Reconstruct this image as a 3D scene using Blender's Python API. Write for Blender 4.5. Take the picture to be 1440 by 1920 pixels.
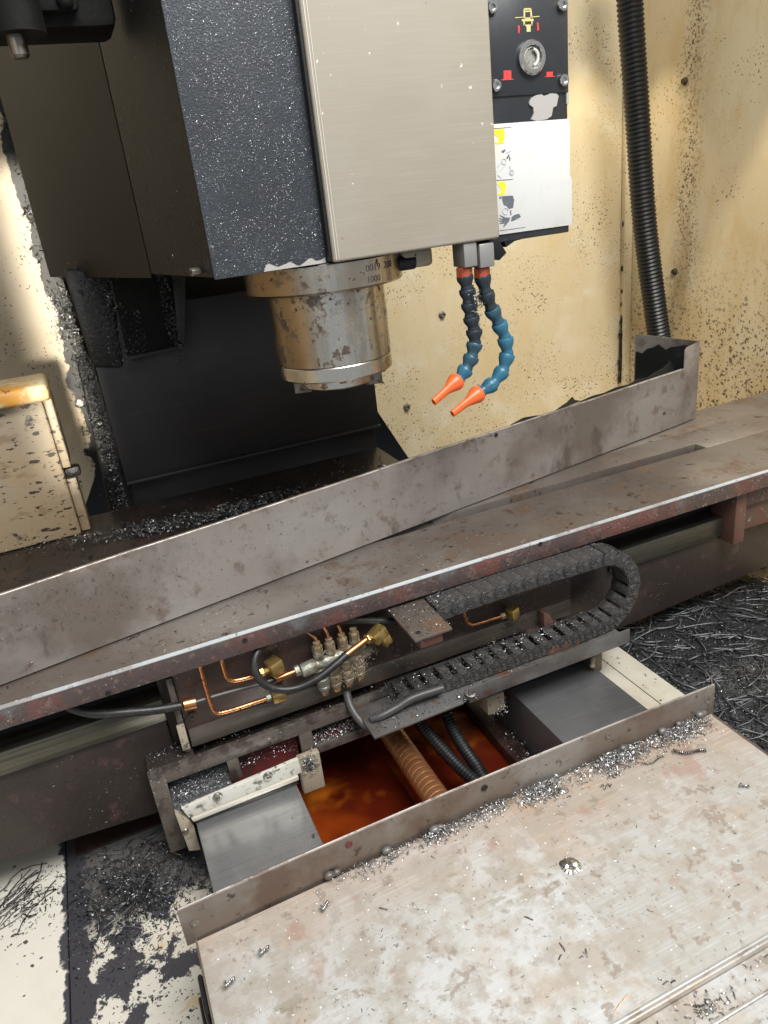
import bpy, bmesh, math, random
import numpy as np
from mathutils import Vector, Matrix, noise
R = random.Random(7)
NR = np.random.RandomState(11)
sc = bpy.context.scene
for o in list(bpy.data.objects): bpy.data.objects.remove(o)

# ------------------------------------------------------------------ camera
cam = bpy.data.cameras.new('camera'); co = bpy.data.objects.new('camera', cam)
sc.collection.objects.link(co); sc.camera = co
rm = Matrix([[0.913719, 0.248369, -0.321606], [-0.390998, 0.321924, -0.862256], [-0.110626, 0.913607, 0.39126]]).to_4x4(); rm.translation = (0, 0, .55)
co.matrix_world = rm
cam.sensor_fit = 'AUTO'; cam.sensor_width = 36; cam.lens = 25.956
cam.clip_start = .02; cam.clip_end = 60
sc.render.resolution_x = 768; sc.render.resolution_y = 1024
# ------------------------------------------------------------------ light
w = bpy.data.worlds.new('World'); sc.world = w; w.use_nodes = True
w.node_tree.nodes['Background'].inputs[0].default_value = (.86, .93, 1, 1)
w.node_tree.nodes['Background'].inputs[1].default_value = .36
def aim(o, t): o.rotation_euler = (Vector(t) - o.location).to_track_quat('-Z', 'Y').to_euler()
def area(name, loc, tgt, sx, sy, power, col):
    l = bpy.data.lights.new(name, 'AREA'); l.shape = 'RECTANGLE'; l.size = sx; l.size_y = sy; l.energy = power; l.color = col
    o = bpy.data.objects.new(name, l); sc.collection.objects.link(o); o.location = loc; aim(o, tgt); return o
def spot(name, loc, tgt, power, col, ang, blend=.25, rad=.03):
    l = bpy.data.lights.new(name, 'SPOT'); l.energy = power; l.color = col; l.spot_size = math.radians(ang); l.spot_blend = blend; l.shadow_soft_size = rad
    o = bpy.data.objects.new(name, l); sc.collection.objects.link(o); o.location = loc; aim(o, tgt); return o
area('hall_light', (.75, -.55, 2.3), (.45, .9, -.1), 1.6, 1.1, 88, (1, .985, .96))
area('hall_light', (-1.3, -.9, 1.5), (.2, 1.0, .1), .9, .9, 5, (.93, .97, 1))
spot('machine_or_added_lamp', (.98, .92, 1.40), (1.18, 2.05, .0), 18, (1, .92, .76), 60, .8, .06)
spot('machine_or_added_lamp', (1.55, 1.90, 1.12), (1.55, 1.90, -.4), 15, (1, .87, .64), 50, .15, .03)
spot('machine_or_added_lamp', (1.52, 1.30, 1.21), (1.52, 1.30, -.4), 24, (1, .89, .68), 56, .12, .03)
o = area('machine_or_added_lamp', (-.13, .10, .62), (-.035, 2.05, .47), .075, .80, .40, (1, .92, .78)); o.data.spread = math.radians(5)  # added narrow beam for the lit band on the left sheet, no machine lamp
sc.view_settings.view_transform = 'Standard'; sc.view_settings.look = 'None'
sc.view_settings.exposure = .42; sc.view_settings.gamma = 1

# ------------------------------------------------------------------ materials
def node(nt, t, **k):
    n = nt.nodes.new(t)
    for a, b in k.items(): setattr(n, a, b)
    return n
def mathn(nt, op, a, b=None, c=None, clamp=False):
    n = node(nt, 'ShaderNodeMath', operation=op, use_clamp=clamp)
    for i, v in enumerate((a, b, c)):
        if v is None: continue
        if hasattr(v, 'links') or hasattr(v, 'is_output'): nt.links.new(v, n.inputs[i])
        else: n.inputs[i].default_value = v
    return n.outputs[0]
def ramp(nt, src, lo, hi):
    n = node(nt, 'ShaderNodeMapRange'); n.clamp = True; n.interpolation_type = 'SMOOTHSTEP'
    nt.links.new(src, n.inputs[0]); n.inputs[1].default_value = lo; n.inputs[2].default_value = hi
    return n.outputs[0]
def coords(nt, stretch=(1, 1, 1), off=0.0):
    tc = node(nt, 'ShaderNodeTexCoord'); mp = node(nt, 'ShaderNodeMapping')
    nt.links.new(tc.outputs['Object'], mp.inputs[0]); mp.inputs['Scale'].default_value = stretch
    mp.inputs['Location'].default_value = (off, off * 1.7, off * .6)
    return mp.outputs[0]
def noiz(nt, scale, stretch=(1, 1, 1), off=0.0, detail=6, rough=.6, dist=0.0):
    n = node(nt, 'ShaderNodeTexNoise'); nt.links.new(coords(nt, stretch, off), n.inputs['Vector'])
    n.inputs['Scale'].default_value = scale; n.inputs['Detail'].default_value = detail
    n.inputs['Roughness'].default_value = rough; n.inputs['Distortion'].default_value = dist
    return n.outputs[0]
def specks(nt, scale, size, stretch=(1, 1, 1), off=0.0, dens=None, wob=.35):
    c = coords(nt, stretch, off)
    nz = node(nt, 'ShaderNodeTexNoise'); nt.links.new(c, nz.inputs['Vector']); nz.inputs['Scale'].default_value = scale * 1.3
    nz.inputs['Detail'].default_value = 2
    mx = node(nt, 'ShaderNodeVectorMath', operation='MULTIPLY_ADD')
    nt.links.new(nz.outputs['Color'], mx.inputs[0]); k = wob / scale * 2.2
    mx.inputs[1].default_value = (k, k, k); nt.links.new(c, mx.inputs[2])
    v = node(nt, 'ShaderNodeTexVoronoi'); nt.links.new(mx.outputs[0], v.inputs['Vector']); v.inputs['Scale'].default_value = scale
    sp = node(nt, 'ShaderNodeSeparateColor'); nt.links.new(v.outputs['Color'], sp.inputs[0])
    t = mathn(nt, 'POWER', sp.outputs[0], 2.2); t = mathn(nt, 'MULTIPLY', t, size)
    if dens is not None: t = mathn(nt, 'MULTIPLY', t, dens)
    d = mathn(nt, 'SUBTRACT', t, v.outputs['Distance'])
    return ramp(nt, d, 0, .06)
MATS = {}
def M(name, base, rough=.5, metal=0.0, layers=(), bump=.0, bscale=200, bstretch=(1, 1, 1), spec=.5, coat=0.0, fine=.0):
    """layers: dicts with kind n/s (noise / specks), scale, lo, hi | size, col, rough, metal, stretch, off"""
    m = bpy.data.materials.new(name); m.use_nodes = True; nt = m.node_tree
    p = nt.nodes['Principled BSDF']
    p.inputs['Specular IOR Level'].default_value = spec; p.inputs['Coat Weight'].default_value = coat
    col = rr = mm = None
    def setin(n, i, v, dv):
        if v is not None: nt.links.new(v, n.inputs[i])
        else: n.inputs[i].default_value = dv
    bc = (*base, 1)
    for L in layers:
        st = L.get('stretch', (1, 1, 1)); off = L.get('off', 0.0)
        if L['kind'] == 'n':
            f = ramp(nt, noiz(nt, L['scale'], st, off, L.get('detail', 5), L.get('nr', .62), L.get('dist', 0)), L['lo'], L['hi'])
        elif L['kind'] == 's':
            dens = None
            if 'dscale' in L: dens = ramp(nt, noiz(nt, L['dscale'], off=off + 3), L.get('dlo', .35), L.get('dhi', .65))
            f = specks(nt, L['scale'], L['size'], st, off, dens, L.get('wob', .35))
        elif L['kind'] == 'pos':
            s2 = node(nt, 'ShaderNodeSeparateXYZ'); nt.links.new(coords(nt), s2.inputs[0])
            wob = mathn(nt, 'MULTIPLY_ADD', noiz(nt, L.get('wscale', 30)), L.get('wob', .05), s2.outputs['XYZ'.index(L['axis'])])
            f = ramp(nt, wob, L['lo'], L['hi'])
            if 'lo2' in L: f = mathn(nt, 'MULTIPLY', f, ramp(nt, wob, L['lo2'], L['hi2']))
        if 'with' in L:
            q = L['with']; f = mathn(nt, 'MULTIPLY', f, ramp(nt, noiz(nt, q[0], off=off + 5), q[1], q[2]))
        if 'only' in L:
            ax, lo, hi, wb = L['only']
            s2 = node(nt, 'ShaderNodeSeparateXYZ'); nt.links.new(coords(nt), s2.inputs[0])
            ww = mathn(nt, 'MULTIPLY_ADD', noiz(nt, 14), wb, s2.outputs['XYZ'.index(ax)])
            f = mathn(nt, 'MULTIPLY', f, ramp(nt, ww, lo, hi))
        if 'band' in L:   # stain confined to a streak along one axis
            ax, c_, w_ = L['band']
            s2 = node(nt, 'ShaderNodeSeparateXYZ'); nt.links.new(coords(nt), s2.inputs[0])
            ww = mathn(nt, 'MULTIPLY_ADD', noiz(nt, 8), w_ * 1.2, s2.outputs['XYZ'.index(ax)])
            d_ = mathn(nt, 'ABSOLUTE', mathn(nt, 'SUBTRACT', ww, c_ + w_ * .6))
            f = mathn(nt, 'MULTIPLY', f, ramp(nt, d_, w_, 0))
        f = mathn(nt, 'MULTIPLY', f, L.get('amt', 1.0))
        if 'col' in L:
            mx = node(nt, 'ShaderNodeMix', data_type='RGBA'); nt.links.new(f, mx.inputs[0])
            setin(mx, 6, col, bc); mx.inputs[7].default_value = (*L['col'], 1); col = mx.outputs[2]
        if 'rough' in L:
            mx = node(nt, 'ShaderNodeMix', data_type='FLOAT'); nt.links.new(f, mx.inputs[0])
            setin(mx, 2, rr, rough); mx.inputs[3].default_value = L['rough']; rr = mx.outputs[0]
        if 'metal' in L:
            mx = node(nt, 'ShaderNodeMix', data_type='FLOAT'); nt.links.new(f, mx.inputs[0])
            setin(mx, 2, mm, metal); mx.inputs[3].default_value = L['metal']; mm = mx.outputs[0]
    setin(p, 'Base Color', col, bc); setin(p, 'Roughness', rr, rough); setin(p, 'Metallic', mm, metal)
    if bump > 0:
        b = node(nt, 'ShaderNodeBump'); b.inputs['Strength'].default_value = bump; b.inputs['Distance'].default_value = .002
        nt.links.new(noiz(nt, bscale, bstretch, 1.3, 5, .6), b.inputs['Height'])
        nt.links.new(b.outputs[0], p.inputs['Normal'])
    MATS[name] = m
    return m
N = lambda scale, lo, hi, col=None, **k: dict(kind='n', scale=scale, lo=lo, hi=hi, **({'col': col} if col else {}), **k)
S = lambda scale, size, col, **k: dict(kind='s', scale=scale, size=size, col=col, **k)

M('cream_wall', (.60, .50, .320), .42, layers=[
    N(7, .48, .68, (.55, .40, .19), off=12, stretch=(1, 1, .4), amt=.55),
    N(3, .4, .7, (.58, .48, .295)), N(9, .50, .75, (.64, .57, .42), off=4), N(30, .55, .75, (.53, .42, .24), stretch=(1, 1, .25), off=2, amt=.45),
    S(170, .62, (.14, .09, .045), rough=.5, dscale=5, dlo=.35, dhi=.65, wob=.8), S(300, .5, (.20, .14, .075), dscale=7, off=1.2, wob=.8),
    S(95, .30, (.12, .08, .045), dscale=4, off=7, dlo=.45, dhi=.7, wob=.9)], bump=.12, bscale=60)
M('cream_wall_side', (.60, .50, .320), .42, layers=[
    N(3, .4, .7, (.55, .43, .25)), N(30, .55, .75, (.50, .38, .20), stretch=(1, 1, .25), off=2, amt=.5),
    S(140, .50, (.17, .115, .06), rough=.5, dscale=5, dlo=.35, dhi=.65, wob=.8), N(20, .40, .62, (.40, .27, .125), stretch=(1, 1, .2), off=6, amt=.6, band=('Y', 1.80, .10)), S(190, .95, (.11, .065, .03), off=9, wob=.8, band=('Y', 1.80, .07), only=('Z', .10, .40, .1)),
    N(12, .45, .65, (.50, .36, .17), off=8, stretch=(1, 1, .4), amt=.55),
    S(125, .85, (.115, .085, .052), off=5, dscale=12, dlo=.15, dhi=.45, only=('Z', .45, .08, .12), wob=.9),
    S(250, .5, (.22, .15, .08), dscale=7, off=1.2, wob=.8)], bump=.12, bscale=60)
M('cream_panel', (.56, .475, .34), .45, layers=[
    N(5, .4, .7, (.48, .39, .26)), S(150, .5, (.10, .07, .04), dscale=7, dlo=.3, dhi=.6, wob=.8), S(110, .7, (.05, .04, .03), dscale=9, off=3, dlo=.3, dhi=.6, wob=.9, only=('X', -.05, .03, .07)),
    dict(kind='pos', axis='X', lo=.000, hi=.004, wob=.085, wscale=11, col=(.011, .0105, .010), rough=.5)], bump=.15, bscale=90)
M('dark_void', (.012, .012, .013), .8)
M('gripper_black', (.0035, .0033, .003), .7, layers=[N(40, .5, .65, (.007, .0065, .006))], bump=.4, bscale=60, spec=.2)
M('bright_steel', (.50, .49, .475), .42, .5, layers=[N(30, .5, .66, (.30, .27, .24))])
M('way_cover', (.045, .043, .045), .42, .55, layers=[N(4, .35, .75, (.030, .028, .028), rough=.5), N(60, .55, .8, (.07, .065, .06), stretch=(.15, 1, 1), amt=.5)], bump=.05, bscale=120)
M('shelf_dark', (.022, .017, .014), .34, .2, layers=[N(9, .45, .65, (.045, .028, .022)), N(60, .55, .68, (.012, .010, .009))], bump=.3, bscale=140)
M('goo', (.007, .007, .0065), .40, layers=[N(80, .5, .7, (.014, .014, .0125))], bump=.9, bscale=150)
M('head_black', (.032, .037, .045), .5, layers=[
    N(220, .52, .62, (.055, .06, .07), rough=.3), N(9, .45, .65, (.030, .034, .041)), S(420, .50, (.16, .17, .185), rough=.35, metal=.5, dscale=10, dlo=.3, dhi=.65),
    N(7, .62, .68, (.018, .02, .024), off=9)], bump=.55, bscale=420)
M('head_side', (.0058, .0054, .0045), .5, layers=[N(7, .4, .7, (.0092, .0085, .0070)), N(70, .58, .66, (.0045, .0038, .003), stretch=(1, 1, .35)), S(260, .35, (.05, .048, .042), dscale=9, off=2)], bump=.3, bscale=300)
M('beige_cover', (.335, .303, .248), .36, layers=[
    N(2.2, .4, .7, (.295, .262, .21)), N(500, .45, .7, (.375, .34, .28), stretch=(.02, 1, 1), amt=.5),
    S(70, .22, (.66, .62, .54), dscale=8, dlo=.45, dhi=.6), S(60, .16, (.16, .12, .08), off=8, dscale=6, dlo=.4, dhi=.7),
    N(130, .70, .73, (.60, .56, .48), stretch=(.12, 1, 1), off=3, amt=.7)], bump=.05, bscale=260)
M('bright_trim', (.62, .58, .50), .4, .3)
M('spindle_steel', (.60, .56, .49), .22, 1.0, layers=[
    dict(kind='pos', axis='X', lo=-.010, hi=-.055, wob=.05, wscale=9, col=(.30, .19, .09), rough=.32, amt=.85), N(26, .42, .62, (.33, .26, .18), rough=.30, amt=.75, stretch=(1, 1, .10)),  # golden left side and upright streaks are reflections put into the colour
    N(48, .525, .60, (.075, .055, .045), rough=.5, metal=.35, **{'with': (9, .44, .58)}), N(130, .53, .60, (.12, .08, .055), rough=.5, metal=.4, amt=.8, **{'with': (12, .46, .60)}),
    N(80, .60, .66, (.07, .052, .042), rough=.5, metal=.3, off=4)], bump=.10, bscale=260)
M('spindle_clean', (.60, .56, .49), .24, 1.0, layers=[N(40, .58, .66, (.13, .09, .06), rough=.55, metal=.3), N(9, .5, .7, (.46, .36, .22), rough=.33)], bump=.06, bscale=300)
M('spindle_dark', (.20, .18, .15), .35, .9, layers=[N(40, .5, .65, (.07, .055, .045), rough=.5)])
M('table_top', (.235, .215, .195), .38, .55, layers=[
    N(3.5, .38, .66, (.150, .122, .104), rough=.44), N(14, .52, .70, (.165, .110, .078), rough=.5, off=3), N(300, .5, .75, (.22, .20, .18), stretch=(.03, 1, 1), amt=.35),
    N(45, .60, .70, (.055, .04, .034), rough=.5, off=6), S(150, .35, (.42, .40, .37), metal=.8, dscale=8, off=2)], bump=.08, bscale=220, bstretch=(.1, 1, 1))
M('table_side', (.085, .062, .058), .48, .25, layers=[
    N(10, .45, .62, (.155, .065, .055), rough=.55), N(16, .55, .68, (.12, .13, .13), rough=.42, off=5), N(90, .55, .68, (.21, .14, .12), off=1, amt=.7),
    S(230, .5, (.36, .32, .30), metal=.6, dscale=9, off=2)], bump=.45, bscale=180)
M('table_edge', (.36, .375, .385), .62, .15, layers=[N(7, .50, .66, (.24, .22, .21)), N(50, .58, .66, (.20, .16, .15), rough=.5)], bump=.15, bscale=200)  # bare steel chamfer, paler to put the edge highlight into its colour
M('cast_brown', (.034, .0245, .021), .42, .2, layers=[
    N(6, .42, .66, (.050, .036, .030)), N(30, .58, .70, (.10, .055, .048), off=3, amt=.7), S(210, .42, (.34, .31, .30), metal=.6, rough=.3, dscale=6, dlo=.4, dhi=.7)], bump=.3, bscale=160)
M('cast_edge', (.150, .128, .110), .42, .4, layers=[N(40, .45, .62, (.075, .058, .050)), S(200, .4, (.4, .38, .36), metal=.7, dscale=9)], bump=.25, bscale=180)
M('apron', (.070, .045, .036), .36, .3, layers=[
    N(5, .42, .66, (.092, .064, .050)), N(200, .5, .7, (.12, .10, .085), stretch=(.04, 1, 1), amt=.35), N(9, .56, .68, (.125, .060, .052), off=7), S(230, .42, (.42, .39, .37), metal=.6, dscale=7, dlo=.35, dhi=.65)], bump=.15, bscale=180)
M('apron_strip', (.135, .112, .092), .36, .4, layers=[N(5, .42, .66, (.10, .078, .064)), N(200, .48, .7, (.19, .165, .14), stretch=(.04, 1, 1), amt=.4), S(230, .42, (.42, .39, .37), metal=.6, dscale=7, dlo=.35, dhi=.65)], bump=.15, bscale=180)
M('rail', (.145, .135, .105), .34, .75, layers=[N(300, .42, .7, (.07, .064, .052), stretch=(.02, 1, 1)), N(8, .5, .7, (.09, .08, .065))], bump=.08, bscale=260, bstretch=(.03, 1, 1))
M('tray_steel', (.275, .250, .228), .42, .35, layers=[
    N(4, .42, .62, (.165, .138, .118), rough=.46), N(6, .48, .74, (.335, .32, .30), off=3, rough=.40, amt=.7), N(30, .54, .70, (.145, .10, .078), off=6, amt=.75), N(18, .60, .70, (.09, .075, .068), off=9, stretch=(1, 1, .4), amt=.7),
    N(100, .62, .72, (.10, .075, .06), off=1), S(220, .40, (.36, .33, .31), dscale=5, dlo=.45, dhi=.65, metal=.6)], bump=.10, bscale=140)
M('tray_edge', (.42, .39, .36), .4, .45, layers=[N(14, .45, .62, (.24, .20, .17)), N(60, .5, .65, (.15, .12, .10))])
for nm, bc, amt_, yo in (('deck_steel', (.56, .56, .55), .9, 0), ('deck_steel_right', (.49, .48, .46), 1.1, -.03)):  # left paler, right darker: light on the two facets put into the colour
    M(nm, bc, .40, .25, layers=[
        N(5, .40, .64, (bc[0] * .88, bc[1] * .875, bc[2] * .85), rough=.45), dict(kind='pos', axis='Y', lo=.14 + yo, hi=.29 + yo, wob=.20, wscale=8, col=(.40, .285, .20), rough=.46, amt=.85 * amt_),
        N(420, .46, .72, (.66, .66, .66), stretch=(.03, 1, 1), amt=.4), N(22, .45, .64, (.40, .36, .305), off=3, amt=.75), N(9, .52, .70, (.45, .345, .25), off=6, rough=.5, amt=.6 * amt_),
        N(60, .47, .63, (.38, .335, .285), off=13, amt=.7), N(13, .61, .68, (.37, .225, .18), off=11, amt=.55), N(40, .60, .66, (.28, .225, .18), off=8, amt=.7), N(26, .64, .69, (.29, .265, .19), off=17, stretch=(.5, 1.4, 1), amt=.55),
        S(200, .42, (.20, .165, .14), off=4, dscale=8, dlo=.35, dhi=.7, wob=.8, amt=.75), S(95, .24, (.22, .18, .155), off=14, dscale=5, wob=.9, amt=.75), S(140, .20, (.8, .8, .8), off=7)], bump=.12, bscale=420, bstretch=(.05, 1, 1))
M('lip_steel', (.185, .150, .122), .42, .5, layers=[N(14, .42, .64, (.14, .095, .072)), N(5, .5, .68, (.27, .25, .225), off=4), N(70, .60, .70, (.08, .06, .05), off=2)], bump=.12, bscale=200)
M('way_steel', (.50, .505, .51), .24, .75, layers=[
    N(5, .40, .66, (.42, .425, .43), rough=.24), N(260, .48, .72, (.28, .285, .29), stretch=(.03, 1, 1), amt=.5), N(22, .55, .72, (.55, .55, .54), rough=.30, off=5, amt=.6), N(50, .66, .74, (.16, .16, .16), off=2)], bump=.04, bscale=240)
M('way_dark', (.21, .21, .213), .34, .5, layers=[N(6, .42, .66, (.14, .14, .143)), N(220, .5, .72, (.30, .30, .30), stretch=(.04, 1, 1), amt=.5)], bump=.05, bscale=240)
M('base_cream', (.56, .53, .44), .46, layers=[N(6, .45, .7, (.46, .41, .31)), N(60, .64, .68, (.06, .05, .04)), S(110, .3, (.12, .10, .07), dscale=7)], bump=.1, bscale=120)
M('floor_cream', (.66, .625, .55), .5, layers=[N(5, .45, .7, (.58, .53, .43)), S(90, .42, (.08, .07, .06), dscale=6, dlo=.4, dhi=.7), N(20, .66, .70, (.045, .045, .05)), dict(kind='pos', axis='X', lo=-.205, hi=-.201, wob=.06, wscale=16, col=(.05, .048, .055), rough=.4)], bump=.12, bscale=140)
M('floor_peeled', (.62, .585, .51), .52, layers=[
    N(6, .45, .7, (.55, .49, .38)), N(16, .58, .64, (.58, .43, .24), off=5, amt=.8),
    N(9, .515, .530, (.055, .053, .060), rough=.40, detail=10, nr=.68, off=2.3), dict(kind='pos', axis='X', lo=-.160, hi=-.164, wob=.075, wscale=17, col=(.05, .048, .055), rough=.4),
    dict(kind='pos', axis='Y', lo=.93, hi=.985, wob=.12, wscale=18, col=(.045, .044, .05), rough=.4, amt=.9),
    S(150, .55, (.05, .048, .05), dscale=8, wob=.8), S(70, .25, (.05, .05, .05), off=3, dscale=6, wob=.9)], bump=.5, bscale=70)
M('pit_wall', (.028, .016, .013), .35, .1, layers=[N(20, .5, .7, (.055, .03, .025)), S(180, .4, (.2, .15, .13), dscale=6)], bump=.3, bscale=120)
M('oil', (.075, .008, .003), .05, layers=[N(5, .42, .72, (.24, .040, .005), detail=3), N(8, .55, .76, (.44, .12, .010), off=3, detail=3)], spec=.5)
M('ball_screw', (.60, .27, .12), .30, .75, layers=[N(30, .45, .65, (.44, .18, .08)), N(12, .55, .7, (.66, .38, .20), off=3), N(60, .60, .68, (.16, .06, .03), stretch=(1, 4, 1), amt=.7)], bump=.1, bscale=300)
M('screw_bare', (.36, .33, .27), .25, .9, layers=[N(30, .5, .7, (.18, .14, .10))])
M('copper', (.62, .27, .12), .27, .95, layers=[N(60, .52, .68, (.35, .14, .06), rough=.42), N(180, .60, .68, (.12, .06, .035), rough=.5)])
M('brass', (.60, .42, .15), .30, .85, layers=[N(70, .5, .68, (.28, .18, .055), rough=.42), N(160, .60, .68, (.08, .06, .03), rough=.5)], bump=.1, bscale=300)
M('brass_dirty', (.27, .20, .11), .46, .55, layers=[N(90, .45, .62, (.30, .265, .20), rough=.6, metal=.2), N(150, .58, .68, (.09, .07, .045))], bump=.6, bscale=260)
M('zinc', (.34, .34, .29), .40, .55, layers=[N(120, .45, .62, (.22, .21, .16), rough=.55), N(50, .56, .68, (.13, .115, .08))], bump=.5, bscale=240)
M('rubber', (.014, .0135, .014), .40, layers=[N(90, .5, .7, (.032, .030, .029), rough=.5)], bump=.12, bscale=300)
M('hose_black', (.009, .0095, .010), .36, layers=[N(40, .58, .72, (.022, .023, .023), rough=.5)], spec=.35)
M('grey_hose', (.060, .056, .055), .42, layers=[N(60, .5, .7, (.055, .05, .048))], bump=.12, bscale=300)
M('chain_plastic', (.046, .044, .043), .44, layers=[N(40, .45, .66, (.078, .072, .067), rough=.55), N(150, .56, .66, (.12, .10, .09), rough=.6, amt=.6), S(300, .5, (.40, .38, .36), metal=.6, dscale=14, dlo=.4, dhi=.65)], bump=.2, bscale=260)
M('bracket', (.135, .115, .098), .46, .4, layers=[N(16, .48, .64, (.17, .105, .068)), N(40, .55, .68, (.08, .065, .056), off=3), S(240, .45, (.4, .38, .36), metal=.6, dscale=10)], bump=.2, bscale=180)
M('bracket_red', (.13, .062, .046), .5, .1, layers=[N(30, .48, .62, (.11, .07, .055)), N(60, .6, .7, (.33, .28, .24), off=3)], bump=.3, bscale=180)
M('tray_plate', (.17, .165, .16), .44, .45, layers=[N(10, .45, .65, (.125, .11, .10)), N(30, .58, .68, (.18, .085, .055), off=5, amt=.8), N(60, .60, .70, (.07, .06, .055), off=2)], bump=.12, bscale=180)
M('wiper_white', (.60, .585, .52), .5, layers=[N(16, .5, .68, (.40, .37, .28)), N(70, .54, .64, (.15, .13, .10)), N(9, .5, .62, (.36, .33, .26), off=4), N(200, .5, .72, (.66, .64, .58), stretch=(.04, 1, 1), amt=.5)], bump=.2, bscale=160)
M('tan_block', (.36, .31, .23), .5, layers=[N(30, .5, .68, (.22, .18, .13)), S(180, .4, (.1, .08, .06))], bump=.2, bscale=180)
M('pocket_red', (.16, .030, .030), .5, layers=[N(30, .5, .64, (.07, .035, .035)), S(200, .5, (.4, .36, .35), metal=.5, dscale=9)], bump=.4, bscale=150)
M('pocket_green', (.02, .035, .028), .5, layers=[N(30, .5, .64, (.03, .025, .025)), S(200, .5, (.4, .36, .35), metal=.5, dscale=9)], bump=.4, bscale=150)
M('panel_black', (.022, .024, .027), .36, layers=[N(12, .5, .7, (.032, .034, .037)), N(120, .66, .70, (.12, .12, .12), stretch=(.3, 1, 1), amt=.5)], bump=.06, bscale=200)
M('bare_patch', (.36, .34, .32), .55)
M('label_white', (.57, .57, .55), .42, layers=[N(40, .5, .72, (.53, .53, .52)), N(8, .54, .70, (.56, .52, .39), off=4, amt=.8), N(120, .68, .72, (.66, .66, .65), stretch=(1, 1, .4))], bump=.1, bscale=300)
M('ink_yellow', (.80, .66, .03), .5); M('ink_pale', (.55, .47, .20), .5); M('ink_red', (.62, .045, .04), .5); M('ink_grey', (.10, .11, .13), .5, layers=[N(120, .5, .7, (.2, .21, .23))]); M('ink_line', (.42, .44, .46), .5)
M('engraved', (.05, .04, .032), .6)
M('chrome', (.62, .61, .58), .22, 1.0, layers=[N(90, .55, .7, (.35, .33, .30), rough=.4)])
M('bolt', (.30, .28, .25), .35, .85, layers=[N(160, .5, .65, (.12, .10, .085), rough=.5)], bump=.1, bscale=300)
M('screw_rusty', (.07, .045, .03), .5, .4)
M('blue_plastic', (.025, .125, .20), .36, layers=[N(50, .5, .72, (.02, .085, .13)), N(140, .62, .72, (.10, .18, .24))])
M('blue_mid', (.022, .075, .112), .38, layers=[N(50, .46, .68, (.02, .035, .045)), N(140, .62, .72, (.07, .11, .14))])
M('blue_sooty', (.014, .025, .034), .42, layers=[N(50, .5, .68, (.010, .013, .016))], bump=.2, bscale=300)
M('orange_plastic', (.72, .12, .025), .36, layers=[N(70, .55, .75, (.58, .09, .03))])
M('orange_dirty', (.36, .06, .025), .42, layers=[N(90, .48, .64, (.12, .04, .03))])
M('fitting_steel', (.34, .33, .31), .38, .6, layers=[N(40, .5, .7, (.25, .24, .22))])
M('cast_cream', (.31, .255, .175), .46, layers=[
    N(6, .42, .66, (.34, .25, .15)), N(26, .53, .66, (.20, .13, .075), stretch=(.55, 1, 1), off=1, amt=.7), S(110, .66, (.05, .035, .025), stretch=(.55, 1, 1.5), dscale=7, dlo=.25, dhi=.55, wob=.8), N(14, .60, .68, (.03, .022, .018), off=7, only=('X', -.16, -.08, .08))], bump=.25, bscale=120)
M('cast_rust', (.62, .50, .30), .46, layers=[N(14, .46, .56, (.62, .30, .05)), N(40, .58, .66, (.68, .65, .56), off=3), N(50, .62, .68, (.10, .06, .03), off=6)], bump=.3, bscale=120)
M('chip_bright', (.34, .335, .33), .38, .9, layers=[N(160, .42, .62, (.12, .118, .118))])
M('chip_tan', (.26, .225, .18), .5, .4, layers=[N(60, .45, .65, (.11, .09, .068))])
M('needle_steel', (.20, .203, .208), .46, .6, layers=[N(30, .45, .65, (.075, .078, .08))])
M('chip_dark', (.13, .133, .137), .36, .85, layers=[N(60, .45, .62, (.04, .042, .044)), N(25, .62, .72, (.24, .25, .26))])
M('chip_black', (.045, .045, .046), .32, .6, layers=[N(60, .52, .65, (.13, .13, .135))])
M('chip_silver', (.22, .225, .235), .38, .9)
M('chip_grey', (.075, .077, .08), .40, .7, layers=[N(120, .45, .62, (.028, .029, .030))])
M('chip_bed', (.035, .037, .039), .42, .3, layers=[N(220, .5, .62, (.13, .13, .135), metal=.8, rough=.3)], bump=1.0, bscale=260)

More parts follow.
